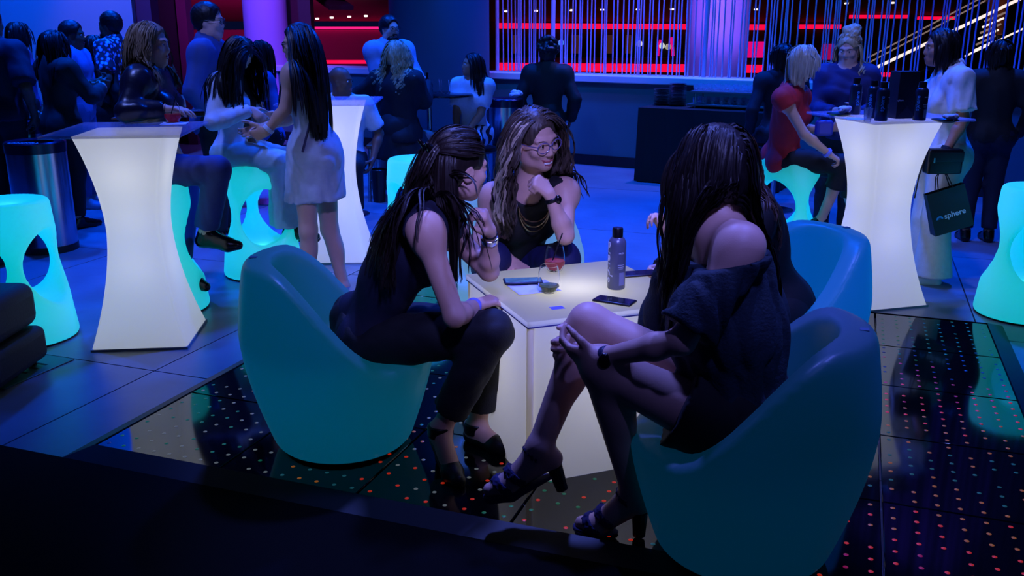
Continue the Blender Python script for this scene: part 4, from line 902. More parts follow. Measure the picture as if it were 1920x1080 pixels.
# ---------------------------------------------------------------- the other guests
def cl(nm, c, r=.75, **k): return mat('cloth_' + nm, c, r, var=.15, vscale=35, bump=.12, bscale=200, **k)
HB = hairmat('black', (12, 9, 11), (30, 22, 24)); HBL = hairmat('blonde', (150, 120, 84), (225, 200, 150)); HDB = hairmat('dark_blonde', (96, 72, 52), (176, 142, 104)); HG = hairmat('grey_blonde', (150, 140, 120), (226, 215, 190))
skT = skin((170, 118, 92), 'tan'); skD = skin((112, 74, 58), 'deep')
def guest(px, py, Y, face, label, sit=None, h=.011, sk=None, male=False, look=None, tilt=0., lean=0., fat=1., mod=None, hair='long', hm=None, hl=.35, hn=90, z=0., tp=None, sleeve='long', tinfl=.016, hem=.06, neck=.075, bt=None, bkind='trousers', binfl=.014, to=.93, flare=.0, sh=None, eyes=True, beard=None, tname='top', wave=0., shirtfold=.006):
    Hp = at(px, py, Y); k = 1.565 if sit is None else None; s = (Hp[2] - z) / 1.565 if sit is None else (Hp[2] - sit) / .73
    J = default_pose(Hp[0], Y, face, 1.70 * s, sit, z, lean, look, tilt, male)
    if lean: J.P -= J.f * math.sin(lean) * .5 * s; J.HL -= J.f * math.sin(lean) * .5 * s; J.HR -= J.f * math.sin(lean) * .5 * s; d = Hp - (J.N + J.u * .145 * s - J.f * math.sin(lean) * .5 * s); J.N = J.N - J.f * math.sin(lean) * .5 * s; J.SL = J.SL - J.f * math.sin(lean) * .5 * s; J.SR = J.SR - J.f * math.sin(lean) * .5 * s; J.H = J.N + J.u * .13 * s + J.f * .06 * s
    J.fat = fat; J.base[2] = z
    if mod: mod(J)
    h = h * (1.15 if h < .0095 else 1.45); person(J, label, h, sk or fair, eyes=eyes, lips=eyes)
    sd_ = sum(map(ord, label)) % 97
    if bkind in ('trousers', 'shorts'): trousers(J, bt, binfl, to, flare, shorts=bkind == 'shorts', disp=folds(.004, 24, sd_), waist=.06 if sit is None else .03)
    elif bkind == 'cone':
        e_ = J.P + np.array([0, 0, -(J.P[2] - to)]) + J.f * .06; sd = SDF().u(rc(J.P + np.array([0, 0, .06]), e_, .15 * J.s * fat, flare, cuts=[(e_, (0, 0, -1))]), .04); garment(J, 'skirt', sd, bt, None, folds(.010, 22, sd_, (1, 1, .1)))
    elif bkind == 'skirt':
        sd = SDF(); K = (J.KL + J.KR) / 2; sd.u(el(J.P, np.array([.175 * fat, .135 * fat, .12]) * J.s, np.array([J.tr, J.tf, J.tu])), .03); sd.u(rc(J.P, K + (K - J.P) * to, .15 * J.s * fat, .15 * J.s * fat + flare, cuts=[(K + (K - J.P) * to * .5, unit(K - J.P))]), .06); garment(J, 'skirt', sd, bt, None, folds(.006, 26, sd_))
    if tp is not None: top(J, tp, tinfl, sleeve, tname, hem, neck, folds(shirtfold, 26, sd_ + 1))
    if sh is not None:
        for k in 'LR': shoe(J, k, sh)
    if hair:
        if hair == 'long': garment(J, 'hair', hair_cap(J, .009), hm, h, folds(.003, 140, sd_)); hair_locks(J, J.sd, 'hair_lengths', hm, J.root, int(hn * 1.1), hl, sd_, width=.012, hw_=.0032, stiff=.28, wave=wave, jitter=.1, segs=14)
        elif hair == 'bob': garment(J, 'hair', hair_cap(J, .010), hm, h, folds(.003, 140, sd_)); hair_locks(J, J.sd, 'hair_lengths', hm, J.root, int(hn * 1.1), hl, sd_, width=.011, hw_=.0032, stiff=.45, jitter=.06, segs=10, front=.5)
        elif hair == 'short': garment(J, 'hair', hair_cap(J, .010, -.01, .0), hm, min(h, .008), folds(.003, 160, sd_))
        elif hair == 'curly':
            c = hair_cap(J, .02, .0); rg_ = random.Random(5)
            for i in range(60):
                a_ = rg_.uniform(0, 6.28); e_ = rg_.uniform(-.3, 1.5); c.u(el(J.X(.10 * math.cos(a_) * math.cos(e_), -.03 + .10 * math.sin(a_) * math.cos(e_) * (1 if math.sin(a_) < 0 else .6), .05 + .11 * math.sin(e_)), np.array([.024, .024, .024]) * J.hs), .012)
            garment(J, 'hair', c, hm, .009, folds(.005, 130, sd_))
        elif hair == 'bun':
            c = hair_cap(J, .012); 
            for i in range(14): c.u(el(J.X(random.uniform(-.05, .05), -.04 + random.uniform(-.05, .04), .13 + random.uniform(-.015, .03)), np.array([.03, .03, .03]) * J.hs), .02)
            garment(J, 'hair', c, hm, h, folds(.006, 120, sd_))
    if beard:
        sd = SDF().u(el(J.X(0, .045, -.092), np.array([.062, .055, .045]) * J.hs, J.hax), .02).u(el(J.X(0, .082, -.052), np.array([.03, .014, .008]) * J.hs, J.hax), .01); sd.sub(el(J.X(0, .095, -.066), np.array([.02, .016, .006]) * J.hs, J.hax), .004); garment(J, 'beard', sd, beard, .006, folds(.003, 180, 3))
    return J
jean = cl('jeans', (40, 52, 110)); black2 = cl('black', (9, 9, 13)); white = cl('white', (205, 205, 210)); shoe_b = mat('shoe_black', (8, 8, 10), .25)

# left bar table: woman in the leather jacket
def m5(J):
    J.WR = at(306, 204, 5.08); J.ER = at(236, 209, 5.00); J.SR = J.SR + np.array([0, 0, .02]); J.hdR = unit([1, 0, 0]); J.hnR = np.array([0, 0, -1.]); J.hsR = -1; J.WL = at(330, 196, 5.5); J.curlR = .2
    J.KR = at(408, 318, 5.28); J.AR = at(386, 436, 5.34); J.KL = at(352, 330, 5.52); J.AL = at(336, 500, 4.98 + .3); J.ffR = unit([1, -.1, -.05]); J.ffL = unit([.9, -.4, -.2]); J.fuR = np.array([0, 0, 1.]); J.fuL = np.array([0, 0, 1.])
J = guest(276, 84, 5.32, 0, 'woman with long dark-blonde hair in a dark leather jacket at the left bar table', .75, .008, look=-4, mod=m5, hm=HDB, hl=.40, hn=300, tp=mat('leather_navy', (22, 24, 46), .32, spec=.6, bump=.1, bscale=60), tinfl=.015, neck=.07, bt=jean, to=.9, flare=.012, sh=shoe_b, wave=.008, tname='jacket', shirtfold=.008)
# man in the blazer behind her
def m6(J): J.WL = J.L(-.26, .2, 1.05); J.WR = J.L(.26, .1, .95)
J = guest(386, 40, 6.9, 5, 'man with glasses in a blue blazer standing behind the leather jacket', None, .010, male=True, look=0, mod=m6, hair='short', hm=HB, tp=cl('blue_blazer', (44, 66, 120)), tinfl=.024, hem=.12, bt=black2, sh=shoe_b, tname='blazer'); glasses(J)
# woman in the pale blazer looking down
def m7(J):
    J.WR = at(468, 206, 5.86); J.WL = at(492, 214, 5.98); J.poleR = np.array([-.8, -.6, -.4]); J.poleL = np.array([-.3, .8, -.5]); J.hdR = unit([.8, -.1, -.5]); J.hdL = unit([.7, -.1, -.6]); J.hnR = np.array([0, .6, -.5]); J.hnL = np.array([0, -.6, .3]); J.hsR = -1; J.hsL = 1
    J.KR = at(525, 306, 5.92); J.KL = at(540, 300, 6.18); J.AR = at(545, 425, 6.05); J.AL = at(548, 430, 6.25); J.H = at(447, 104, 5.98); J.hf = unit([.55, -.35, -.75]); J.hup = unit([.55, -.2, .8]); J.hairface = True; J.fuR = J.fuL = np.array([0, 0, 1.])
J = guest(430, 100, 6.05, -8, 'woman in a pale blazer looking down, long dark hair over her face', .75, .008, mod=m7, hm=HB, hl=.42, hn=260, tp=None, bt=cl('mint_trousers', (168, 190, 186)), to=.9, flare=.07, binfl=.024, sh=shoe_b)
top(J, black2, .012, 'none', 'blouse', .03, .08); top(J, cl('pale_blazer', (198, 204, 216)), .018, 'long', 'blazer', .20, .085, folds(.004, 34, 5), cutsx=[lambda X, Y, Z, J=J: .055 - np.sqrt(((X - J.N[0]) * J.tr[0] + (Y - J.N[1]) * J.tr[1] + (Z - J.N[2]) * J.tr[2]) ** 2 + 0 * X) + np.where(((X - J.N[0]) * J.tf[0] + (Y - J.N[1]) * J.tf[1] + (Z - J.N[2]) * J.tf[2]) > .03, 0., -1.)])
# woman in the short dress
def m8(J):
    J.WL = at(500, 246, 5.40); J.EL = at(534, 206, 5.42); J.SL = at(548, 140, 5.45); J.WR = at(488, 240, 5.75); J.hdL = unit([-.8, .1, -.3]); J.hdR = unit([-.8, -.3, -.3]); J.hnL = np.array([.2, .9, .2]); J.hnR = np.array([.2, -.9, .2]); J.hsL = 1; J.hsR = -1; J.curlL = .6
    J.KL = at(578, 432, 5.55); J.AL = at(575, 548, 5.60); J.KR = at(618, 430, 5.75); J.AR = at(645, 538, 5.72); J.HL = at(572, 300, 5.56); J.HR = at(605, 298, 5.70); J.P = at(590, 285, 5.63); J.N = at(572, 128, 5.62); J.SR = at(565, 140, 5.80); J.H = at(560, 82, 5.60)
J = guest(560, 82, 5.62, 180, 'woman with very long black hair in a pale sleeveless short dress, standing at the left', None, .007, mod=m8, hm=HB, hl=.62, hn=330, tp=None, bkind=None, look=190, tilt=-6)
dress_m = cl('pale_dress', (176, 186, 200))
sd = body_sdf(J, .014, {'torso'}); e = J.P * .45 + (J.KL + J.KR) / 2 * .55; e = e + np.array([-.01, 0, -.02]); sd.u(rc(J.P, e, .165, .185, cuts=[(e, (0.05, 0, -1))]), .05)
garment(J, 'dress', sd, dress_m, None, folds(.006, 24, 4, (1, 1, .3)), [plane(J.SL - J.tr * -.012, -J.tr + J.tu * .1), plane(J.SR - J.tr * .012, J.tr + J.tu * .1), neck_hole(J, .08)])
for k in 'LR': shoe(J, k, mat('shoe_silver', (150, 155, 170), .3, metal=.6), 'sandal', 'sandal')
strap = [J.N + J.tr * -.13 + J.tf * .0 + J.tu * .01, J.N + J.tr * -.155 - J.tf * .06 - J.tu * .10, J.N - J.tr * .150 - J.tf * .04 - J.tu * .26, J.P - J.tr * .185 + J.tf * .03 + J.tu * .03]
MB().tube([p - J.base for p in strap], .007, 6).build('chain_strap', mat('chain_dark', (110, 105, 130), .3, metal=1.), J.root, smooth=True); glasses(J)
band(J, 'L', .9, .034, .012, 'wristband', mat('paper_band_w', (200, 210, 240), .5))
# people between and behind
guest(490, 104, 8.6, 200, 'woman with dark hair in a blue shirt, seen between the pale blazer and the dress', .55, .013, hm=HB, hl=.28, tp=cl('blue_shirt', (60, 84, 150)), bt=black2, sh=shoe_b, look=210)
guest(640, 152, 8.0, -85, 'bald man in a white shirt sitting behind the middle bar table', .42, .012, sk=skD, male=True, hair=None, tp=white, sleeve='.8', bt=black2, sh=shoe_b, look=-20, fat=1.1)
def m11(J): J.WR = J.L(.08, .30, 1.05); J.WL = J.L(-.1, .32, 1.1)
J = guest(728, 54, 9.35, -45, 'bearded man with glasses in a pale blazer standing behind the blonde waves', None, .011, male=True, mod=m11, hair='short', hm=HB, tp=cl('pale_blue_blazer', (142, 158, 186)), tinfl=.026, hem=.14, bt=cl('chinos', (90, 96, 110)), sh=shoe_b, beard=HB, tname='blazer', fat=1.08); glasses(J)
def m12(J): J.WR = at(800, 158, 9.0); J.ER = at(796, 190, 8.7); J.WL = at(712, 180, 9.0)
J = guest(742, 104, 8.72, 62, 'woman in black seen from behind with long blonde waves, on a chrome-legged stool', .52, .010, mod=m12, hm=HBL, hl=.36, hn=150, wave=.016, tp=black2, tinfl=.03, bt=black2, bkind='cone', flare=.30, to=.40, sh=shoe_b, eyes=False, fat=1.2)
def m13(J): J.WL = J.L(-.04, .24, .58); J.WR = J.L(.05, .25, .58)
pat = cl('patterned', (170, 180, 190)); nt = pat.node_tree; wv = nt.nodes.new('ShaderNodeTexWave'); wv.inputs['Scale'].default_value = 5.5; wv.inputs['Distortion'].default_value = 9; wv.inputs['Detail'].default_value = 1.5
rp = nt.nodes.new('ShaderNodeValToRGB'); rp.color_ramp.interpolation = 'CONSTANT'; rp.color_ramp.elements[0].color = (.006, .006, .01, 1); rp.color_ramp.elements[1].position = .42; rp.color_ramp.elements[1].color = (.5, .55, .6, 1)
nt.links.new([q for q in nt.nodes if q.type == 'TEX_COORD'][0].outputs['Object'], wv.inputs['Vector']); nt.links.new(wv.outputs['Fac'], rp.inputs[0]); nt.links.new(rp.outputs[0], nt.nodes['Principled BSDF'].inputs['Base Color'])
guest(886, 122, 9.3, -115, 'woman in a white tee and black-and-white patterned trousers sitting by the blue column', .50, .011, sk=skT, look=200, tilt=8, mod=m13, hm=HB, hl=.36, hn=110, tp=white, sleeve='.75', tinfl=.02, bt=pat, binfl=.03, flare=.03, sh=shoe_b)
guest(1027, 100, 10.0, 85, 'dark silhouette of a person with curly piled-up hair, back turned at the pale ledge', .55, .012, sk=skD, hair='curly', hm=HB, tp=black2, bt=black2, bkind='cone', flare=.24, to=.10, tinfl=.03, sh=shoe_b, eyes=False)

# right bar table
def m15(J):
    J.P = at(1468, 292, 6.34); J.N = at(1490, 165, 6.2); J.H = at(1508, 116, 6.15); J.SR = at(1470, 186, 6.06); J.SL = at(1500, 180, 6.36); J.ER = at(1508, 252, 5.98); J.WR = at(1556, 290, 6.0); J.hdR = unit([.8, .1, -.45]); J.hnR = np.array([-.3, .3, -.8]); J.hsR = -1; J.curlR = .6
    J.WL = at(1560, 240, 6.3); J.HR = J.P + np.array([.03, -.085, -.02]); J.HL = J.P + np.array([.03, .085, -.02]); J.KR = at(1584, 308, 6.20); J.AR = at(1538, 414, 6.26); J.KL = at(1592, 322, 6.42); J.AL = at(1600, 430, 6.42); J.ffR = unit([.75, -.25, -.6]); J.fuR = unit([.5, 0, .8]); J.fuL = np.array([0, 0, 1.]); J.bend = -.03
J = guest(1508, 116, 6.2, 5, 'woman with a blonde bob in a red short-sleeved top and black trousers', .75, .008, look=8, mod=m15, hair='bob', hm=HG, hl=.17, hn=150, tp=cl('red_top', (190, 36, 50)), sleeve='.22', tinfl=.02, hem=.10, bt=black2, to=.42, flare=.02, sh=shoe_b); band(J, 'R', .9, .033, .010, 'wristband', mat('paper_band', (120, 130, 230), .5))
def m16(J): J.WR = J.L(.05, .25, 1.0); J.WL = J.L(-.1, .25, 1.0)
J = guest(1592, 92, 7.0, -112, 'woman with a high blonde updo in a dark blue top behind the bottles', None, .008, look=-125, tilt=-14, mod=m16, hair='bun', hm=HBL, tp=cl('dark_blue_top', (26, 30, 84)), bt=black2, sh=shoe_b, fat=1.15)
hair_locks(J, J.sd, 'hair_fringe', HBL, J.root, 170, .16, 77, width=.007, region=lambda v: v[2] > .0, front=.62, segs=10, jitter=.03, clear=.012, target=J.X(0, -.05, .135), flow=lambda v, p: np.array([np.sign(v[0]) * .5, -.3, .6]))
hair_locks(J, J.sd, 'hair_side', HBL, J.root, 60, .24, 78, width=.007, stiff=.4, wave=.012, region=lambda v: abs(v[0]) > .7 and v[2] < .3, segs=12)
for q in (-1, 1): MB().tube([J.X(q * .083, -.002, -.05 + .022 * math.cos(t)) + J.hx[1] * .022 * math.sin(t) * J.hs - J.base for t in np.linspace(0, 6.283, 13)], .002, 6, caps=False).build('hoop_earring', mat('gold_chain', (190, 165, 120), .25, metal=1.), J.root)
def m17(J):
    J.WL = at(1772, 286, 5.62); J.EL = at(1806, 226, 5.66); J.SL = at(1800, 152, 5.72); J.hdL = unit([-.15, 0, -1]); J.hnL = np.array([.3, .9, 0]); J.hsL = -1; J.curlL = .7; J.WR = J.L(.1, .3, 1.05); J.P = at(1768, 285, 5.88); J.HL = J.P + np.array([0, -.085, -.03]); J.HR = J.P + np.array([0, .085, -.03]); J.KL = at(1755, 410, 5.80); J.KR = at(1738, 405, 5.95); J.AL = at(1748, 515, 5.78); J.AR = at(1722, 505, 5.98); J.SR = at(1775, 152, 6.04); J.N = at(1782, 138, 5.88)
J = guest(1768, 90, 5.9, 180, 'woman with a dark bob in a white shirt and wide cream trousers', None, .007, sk=skT, mod=m17, hair='bob', hm=HB, hl=.22, hn=150, look=176, tp=white, sleeve='.78', tinfl=.026, hem=.10, bt=cl('cream_trousers', (206, 200, 184)), binfl=.03, flare=.05, to=1.02, sh=mat('shoe_white', (215, 215, 215), .5), shirtfold=.010); band(J, 'L', .9, .036, .012, 'bracelet', black_cloth)
guest(1876, 104, 7.0, 80, 'person in black seen from behind at the right edge', None, .012, sk=skD, hair='bob', hm=HB, hl=.12, tp=black2, bt=cl('dark_stripe', (16, 18, 40)), sh=shoe_b, eyes=False, fat=1.15)
guest(1468, 108, 8.2, 100, 'dark figure mostly hidden behind the blonde bob', .62, .013, sk=skD, hair='bob', hm=HB, hl=.14, tp=black2, bt=black2, sh=shoe_b, eyes=False)
# crowd at the left edge
guest(-24, 44, 7.3, 80, 'person in a dark navy shirt cut by the left edge of the picture', None, .012, sk=skD, male=True, hair='short', hm=HB, tp=cl('navy_shirt', (18, 20, 48)), sleeve='.9', tinfl=.026, bt=black2, sh=shoe_b, eyes=False, fat=1.15)
guest(32, 66, 8.9, 20, 'woman with straight dark hair and a checked blue shirt at the far left', None, .013, hm=HB, hl=.26, tp=cl('check_shirt', (70, 84, 140)), sleeve='.8', bt=black2, sh=shoe_b, look=60)
def ml3(J): J.WR = J.L(.12, .3, 1.1); J.WL = J.L(-.1, .3, 1.1)
guest(98, 84, 7.5, 55, 'woman with long dark hair in a dark olive jacket, back half turned, at the left', None, .011, mod=ml3, hm=HB, hl=.36, hn=120, tp=cl('olive_jacket', (24, 30, 30)), tinfl=.026, hem=.16, bt=black2, sh=shoe_b, eyes=False)
def ml4(J): J.WR = at(172, 160, 8.1); J.hdR = unit([.8, -.2, .3]); J.WL = at(190, 150, 8.4)
J = guest(132, 66, 8.35, 5, 'man in a pale blue short-sleeved shirt facing right, hand raised', None, .010, sk=skD, male=True, mod=ml4, hair='short', hm=HB, tp=cl('pale_blue_shirt', (90, 116, 170)), sleeve='.8', tinfl=.022, hem=.16, bt=cl('blue_jeans', (60, 84, 130)), sh=mat('trainers', (120, 140, 160), .6)); band(J, 'R', .88, .035, .012, 'wristband', mat('paper_band_w', (200, 210, 240), .5))
guest(176, 88, 9.0, 70, 'woman with long straight black hair, back turned, between two men', None, .012, hm=HB, hl=.34, hn=110, tp=black2, bt=black2, sh=shoe_b, eyes=False)
flo = cl('floral', (60, 70, 120)); nt = flo.node_tree; vo = nt.nodes.new('ShaderNodeTexVoronoi'); vo.inputs['Scale'].default_value = 26; rp = nt.nodes.new('ShaderNodeValToRGB'); rp.color_ramp.interpolation = 'CONSTANT'
for p_, c_ in ((.0, (.55, .6, .75, 1)), (.36, (.30, .10, .35, 1)), (.48, (.012, .014, .03, 1))):
    e_ = rp.color_ramp.elements[0] if p_ == 0 else (rp.color_ramp.elements[1] if p_ == .36 else rp.color_ramp.elements.new(p_)); e_.position = p_; e_.color = c_
nt.links.new([q for q in nt.nodes if q.type == 'TEX_COORD'][0].outputs['Object'], vo.inputs['Vector']); nt.links.new(vo.outputs['Distance'], rp.inputs[0]); nt.links.new(rp.outputs[0], nt.nodes['Principled BSDF'].inputs['Base Color'])
guest(210, 48, 9.1, 172, 'bearded man in a floral shirt facing left in the crowd', None, .010, sk=skD, male=True, hair='short', hm=HB, tp=flo, sleeve='.8', tinfl=.024, hem=.14, bt=black2, sh=shoe_b, beard=HB)
# somebody on the stairs
Hs = at(1880, -60, 15.4); zf = at(1880, 76, 15.4)[2]
guest(1880, -62, 15.4, 70, 'person in orange-brown trousers high on the stairs, cut by the top edge', None, .018, hair='short', hm=HB, tp=cl('grey_top', (130, 130, 140)), bt=cl('orange_trousers', (150, 74, 40)), sh=shoe_b, eyes=False, z=zf, binfl=.03)

# ================================================================== THINGS ON TABLES, BINS, BAGS
ZC = .6435; ZT = 1.102
glass = mat('clear_glass', (250, 250, 255), .0, trans=1., ior=1.12); 
def wine_glass(label, loc, liquid=None, straw=False, R=.042, Hh=.105, lv=.045, group=None):
    t = thing('tumbler', label, 'glass', loc, 0, group)
    prof = [(.0, .002), (.022, .0), (.030, .004), (R * .97, .03), (R, .05), (R * .93, .08), (R * .80, Hh)]
    MB().lathe(prof + [(r - .0022, z) for r, z in prof[::-1][:-1]] + [(0, .006)], 24, caps=False).build('glass_bowl', glass, t, smooth=True)
    if liquid: MB().lathe([(0, .008), (.026, .009), (R * .93, .03), (R * .955, lv), (0, lv)], 24, caps=False).build('drink', liquid, t, smooth=True)
    if straw: MB().tube([(-.02, .0, .012), (.03, .01, Hh + .05)], .0028, 8).build('straw', mat('straw_dark', (16, 14, 26), .4), t)
    return t
pinkd = mat('pink_drink', (235, 110, 120), .1, trans=.55, ior=1.33, emit=(200, 90, 96), estr=.04); greend = mat('pale_green_drink', (190, 205, 130), .05, trans=.8, ior=1.33); redd = mat('red_drink', (190, 30, 60), .1, trans=.5, ior=1.33, emit=(170, 20, 60), estr=.04)
wine_glass('stemless glass with a little pale drink on the napkin', gz(1029, 549, ZC), greend, lv=.03)
wine_glass('stemless glass with pink drink and dark straw behind the pale drink', gz(1040, 508, ZC), pinkd, True)
wine_glass('stemless glass of red drink on the left bar table', gz(325, 231, ZT), redd, True, lv=.05)
paper = mat('napkin_paper', (200, 200, 225), .8, bump=.1, bscale=80)
def napkin(label, c, sz, rz, amp=.004):
    n = 9; V = [(sz * (i / (n - 1) - .5), sz * (j / (n - 1) - .5), .003 + amp * math.sin(i * 1.3 + j) * math.sin(j * .9) * .5 + amp * .5) for j in range(n) for i in range(n)]
    o = mk('napkin', V, [(j * n + i, j * n + i + 1, (j + 1) * n + i + 1, (j + 1) * n + i) for j in range(n - 1) for i in range(n - 1)], paper, None, c, (0, 0, rz), True)
    so = o.modifiers.new('solid', 'SOLIDIFY'); so.thickness = .0015; return tag(o, label, 'napkin')
napkin('crumpled lilac-white napkin under the phone and glass on the cube table', gz(998, 540, ZC), .17, .35); napkin('white napkin under the red drink', gz(327, 233, ZT), .13, .2); napkin('white napkin among the bottles on the right bar table', gz(1604, 224, ZT), .12, .4)
def phone(label, c, rz, screen=(20, 20, 26), es=0., col=(14, 16, 40)):
    t = thing('phone', label, 'phone', c, rz); MB().box((-.074, -.036, 0), (.074, .036, .009)).build('case', mat('phone_case_%d' % col[2], col, .35), t, bevel=.004)
    MB().box((-.068, -.031, .009), (.068, .031, .0096)).build('screen', mat('phone_screen_%d' % screen[1], screen, .1, emit=screen if es else None, estr=es, var=.8 if es else 0, vscale=30), t)
phone('phone in a dark blue case with a lit screen lying on the napkin', gz(980, 533, ZC) + np.array([0, 0, .009]), .12, (90, 130, 120), .1)
phone('dark phone lying flat near the far corner of the cube table', gz(1198, 515, ZC), .25, col=(30, 16, 26)); phone('dark phone lying beside the crossed knee on the cube table', gz(1152, 566, ZC), -.5, col=(16, 10, 28))
def text_into(o_parent, body, size, m, wrap=None, mtx=None, name='lettering', font_shear=0., ext=.0004):
    cu = bpy.data.curves.new(name, 'FONT'); cu.body = body; cu.size = size; cu.align_x = 'CENTER'; cu.align_y = 'CENTER'; cu.shear = font_shear; cu.extrude = ext; cu.offset = size * .012; cu.resolution_u = 4
    tmp = bpy.data.objects.new('tmp', cu); C.objects.link(tmp); bpy.context.view_layer.update(); dg = bpy.context.evaluated_depsgraph_get(); me = bpy.data.meshes.new_from_object(tmp.evaluated_get(dg)); bpy.data.objects.remove(tmp)
    for v in me.vertices:
        c = mtx @ v.co if mtx else v.co.copy()
        if wrap: a = c.x / wrap; rr = wrap + c.y * 0 + c[1]; c = Vector((rr * math.sin(a), -rr * math.cos(a), c.z))
        v.co = c
    me.materials.clear(); me.materials.append(m); return link(name, me, m, o_parent)
ink = mat('print_white', (205, 212, 225), .5); inkb = mat('print_blue', (70, 160, 235), .4)
UP = Matrix.Rotation(math.pi / 2, 4, 'X')
def bottle(label, loc, rz, col=(70, 74, 96), Hh=.235, R=.0335, face=0):
    t = thing('bottle', label, 'bottle', loc, rz); cap = mat('bottle_cap', (10, 12, 20), .3); s = Hh / .235
    MB().lathe([(R * .93, 0), (R, .004), (R, .172 * s), (R * .96, .183 * s), (R * .80, .194 * s), (R * .62, .199 * s)], 32).build('body', mat('bottle_%d' % col[0], col, .32, metal=.35), t, smooth=True)
    MB().lathe([(R * .60, .199 * s), (R * .60, .231 * s), (R * .54, .235 * s)], 28).build('cap', cap, t, smooth=True)
    V90 = Matrix.Rotation(-math.pi / 2, 4, 'Y'); r_ = R + .0004
    text_into(t, 'sphere', (.058 if face else .034) * s, ink if face else inkb, r_, Matrix.Translation((-.053 if face else -.030, 0, .105 * s)) @ V90 @ UP)
    text_into(t, 'PATH', .0085 * s, ink, r_, Matrix.Translation((.012, 0, .142 * s)) @ UP)
    for z, w_ in ((.098, .028), (.090, .026), (.083, .02)): text_into(t, '\u2014' * 2, .013 * w_ / .028, ink, r_, Matrix.Translation((.012, 0, z * s)) @ UP, 'label_line')
    lb = MB(); n = 6
    V = [(r_ * math.sin(.15 + .75 * i / n), -r_ * math.cos(.15 + .75 * i / n), z) for z in (.018 * s, .068 * s) for i in range(n + 1)]
    mk('label_panel', V, [(i, i + 1, n + 1 + i + 1, n + 1 + i) for i in range(n)], mat('label_grey', (120, 124, 150), .6), t)
    if False:
        pts = [(r_ * math.sin(a), -r_ * math.cos(a), z * s) for a, z in ((-.75, .16), (-.5, .15), (-.3, .13), (-.25, .11), (-.4, .095), (-.7, .09))]
        MB().tube(pts, .0013, 6).build('logo_loop', ink, t)
    return t
bottle('slate grey bottle with black cap on the cube table', gz(1155, 540, ZC), .05, (92, 96, 122), face=1)
for lab, px, py, Y_, rz in (('dark bottle with blue lettering at the left of the four on the right bar table', 1601, 214, 0, .9), ('dark bottle behind the clear cup on the right bar table', 1633, 221, 0, .1), ('dark bottle in front, left of the black carton on the right bar table', 1651, 226, 0, .5), ('dark bottle standing right of the black carton', 1723, 225, 0, .0)):
    bottle(lab, gz(px, py, ZT), rz, (22, 38, 62), .205, .034)
c = gz(1688, 221, ZT); t = thing('carton', 'black gift carton standing on the right bar table', 'carton', c, math.radians(14)); bk = mat('carton_black', (22, 20, 32), .5)
MB().box((-.062, -.045, 0), (.062, .045, .255)).build('box_body', bk, t, bevel=.002); mk('side_flap', [(-.0625, -.0455, .0), (.0625, -.0455, 0), (.0, -.0465, .07)], [(0, 1, 2)], mat('carton_grey', (40, 38, 52), .5), t)
text_into(t, 'sphere', .024, ink, None, Matrix.Translation((-.045, -.0462, .10)) @ Matrix.Scale(.6, 4) @ UP)
plast = mat('clear_plastic', (230, 232, 240), .1, trans=.8, ior=1.3, alpha=.6)
tag(MB().lathe([(.016, 0), (.018, .002), (.024, .075), (.0225, .075), (.0165, .004), (0, .004)], 20, caps=False).build('plastic_cup', plast, None, gz(1626, 229, ZT), smooth=True), 'small clear cup in front of the dark bottles', 'cup')
def plate(label, c, r, m): return tag(MB().lathe([(0, 0), (r * .6, 0), (r, .012), (r, .015), (r * .6, .005), (0, .005)], 28, caps=False).build('plate', m, None, c, smooth=True), label, 'plate')
plate('small dark plate at the left of the right bar table', gz(1574, 217, ZT), .07, mat('plate_dark', (20, 20, 26), .3)); plate('small dark plate at the right of the right bar table', gz(1772, 229, ZT), .07, MATS['plate_dark'])
def crumple(label, c, sz, m=None):
    sd = SDF(); rg = random.Random(int(c[0] * 1000))
    for i in range(7): sd.u(el((rg.uniform(-1, 1) * sz * .5, rg.uniform(-1, 1) * sz * .4, sz * .25 + rg.uniform(0, .3) * sz), np.array([.35, .3, .22]) * sz), .004)
    o = sdf_obj('napkin', sd, sz / 12, m or paper, None, (0, 0, 0), folds(sz * .06, 160, 4)); o.location = c; return tag(o, label, 'napkin')
crumple('crumpled napkin on the small dark plate, left side of the right bar table', gz(1580, 216, ZT) + np.array([0, 0, .008]), .06); crumple('crumpled blue-white napkin on the right small dark plate', gz(1780, 228, ZT) + np.array([0, 0, .008]), .05)
t = thing('clutch', 'black clutch bag at the right corner of the left bar table', 'bag', gz(352, 218, ZT), .5); MB().box((-.09, -.05, 0), (.09, .05, .035)).build('pouch', leather, t, bevel=.012, seg=3); MB().tube([(-.085, -.051, .032), (.085, -.051, .032)], .003, 6).build('zip', silver, t)
t = thing('card_case', 'flat dark card case on the left bar table', 'case', gz(231, 224, ZT), .1); MB().box((-.055, -.03, 0), (.055, .03, .012)).build('case_body', mat('case_brown', (70, 48, 54), .5), t, bevel=.003); MB().box((.055, -.02, 0), (.068, .02, .01)).build('clasp', mat('clasp_pale', (190, 170, 180), .4), t, bevel=.002)

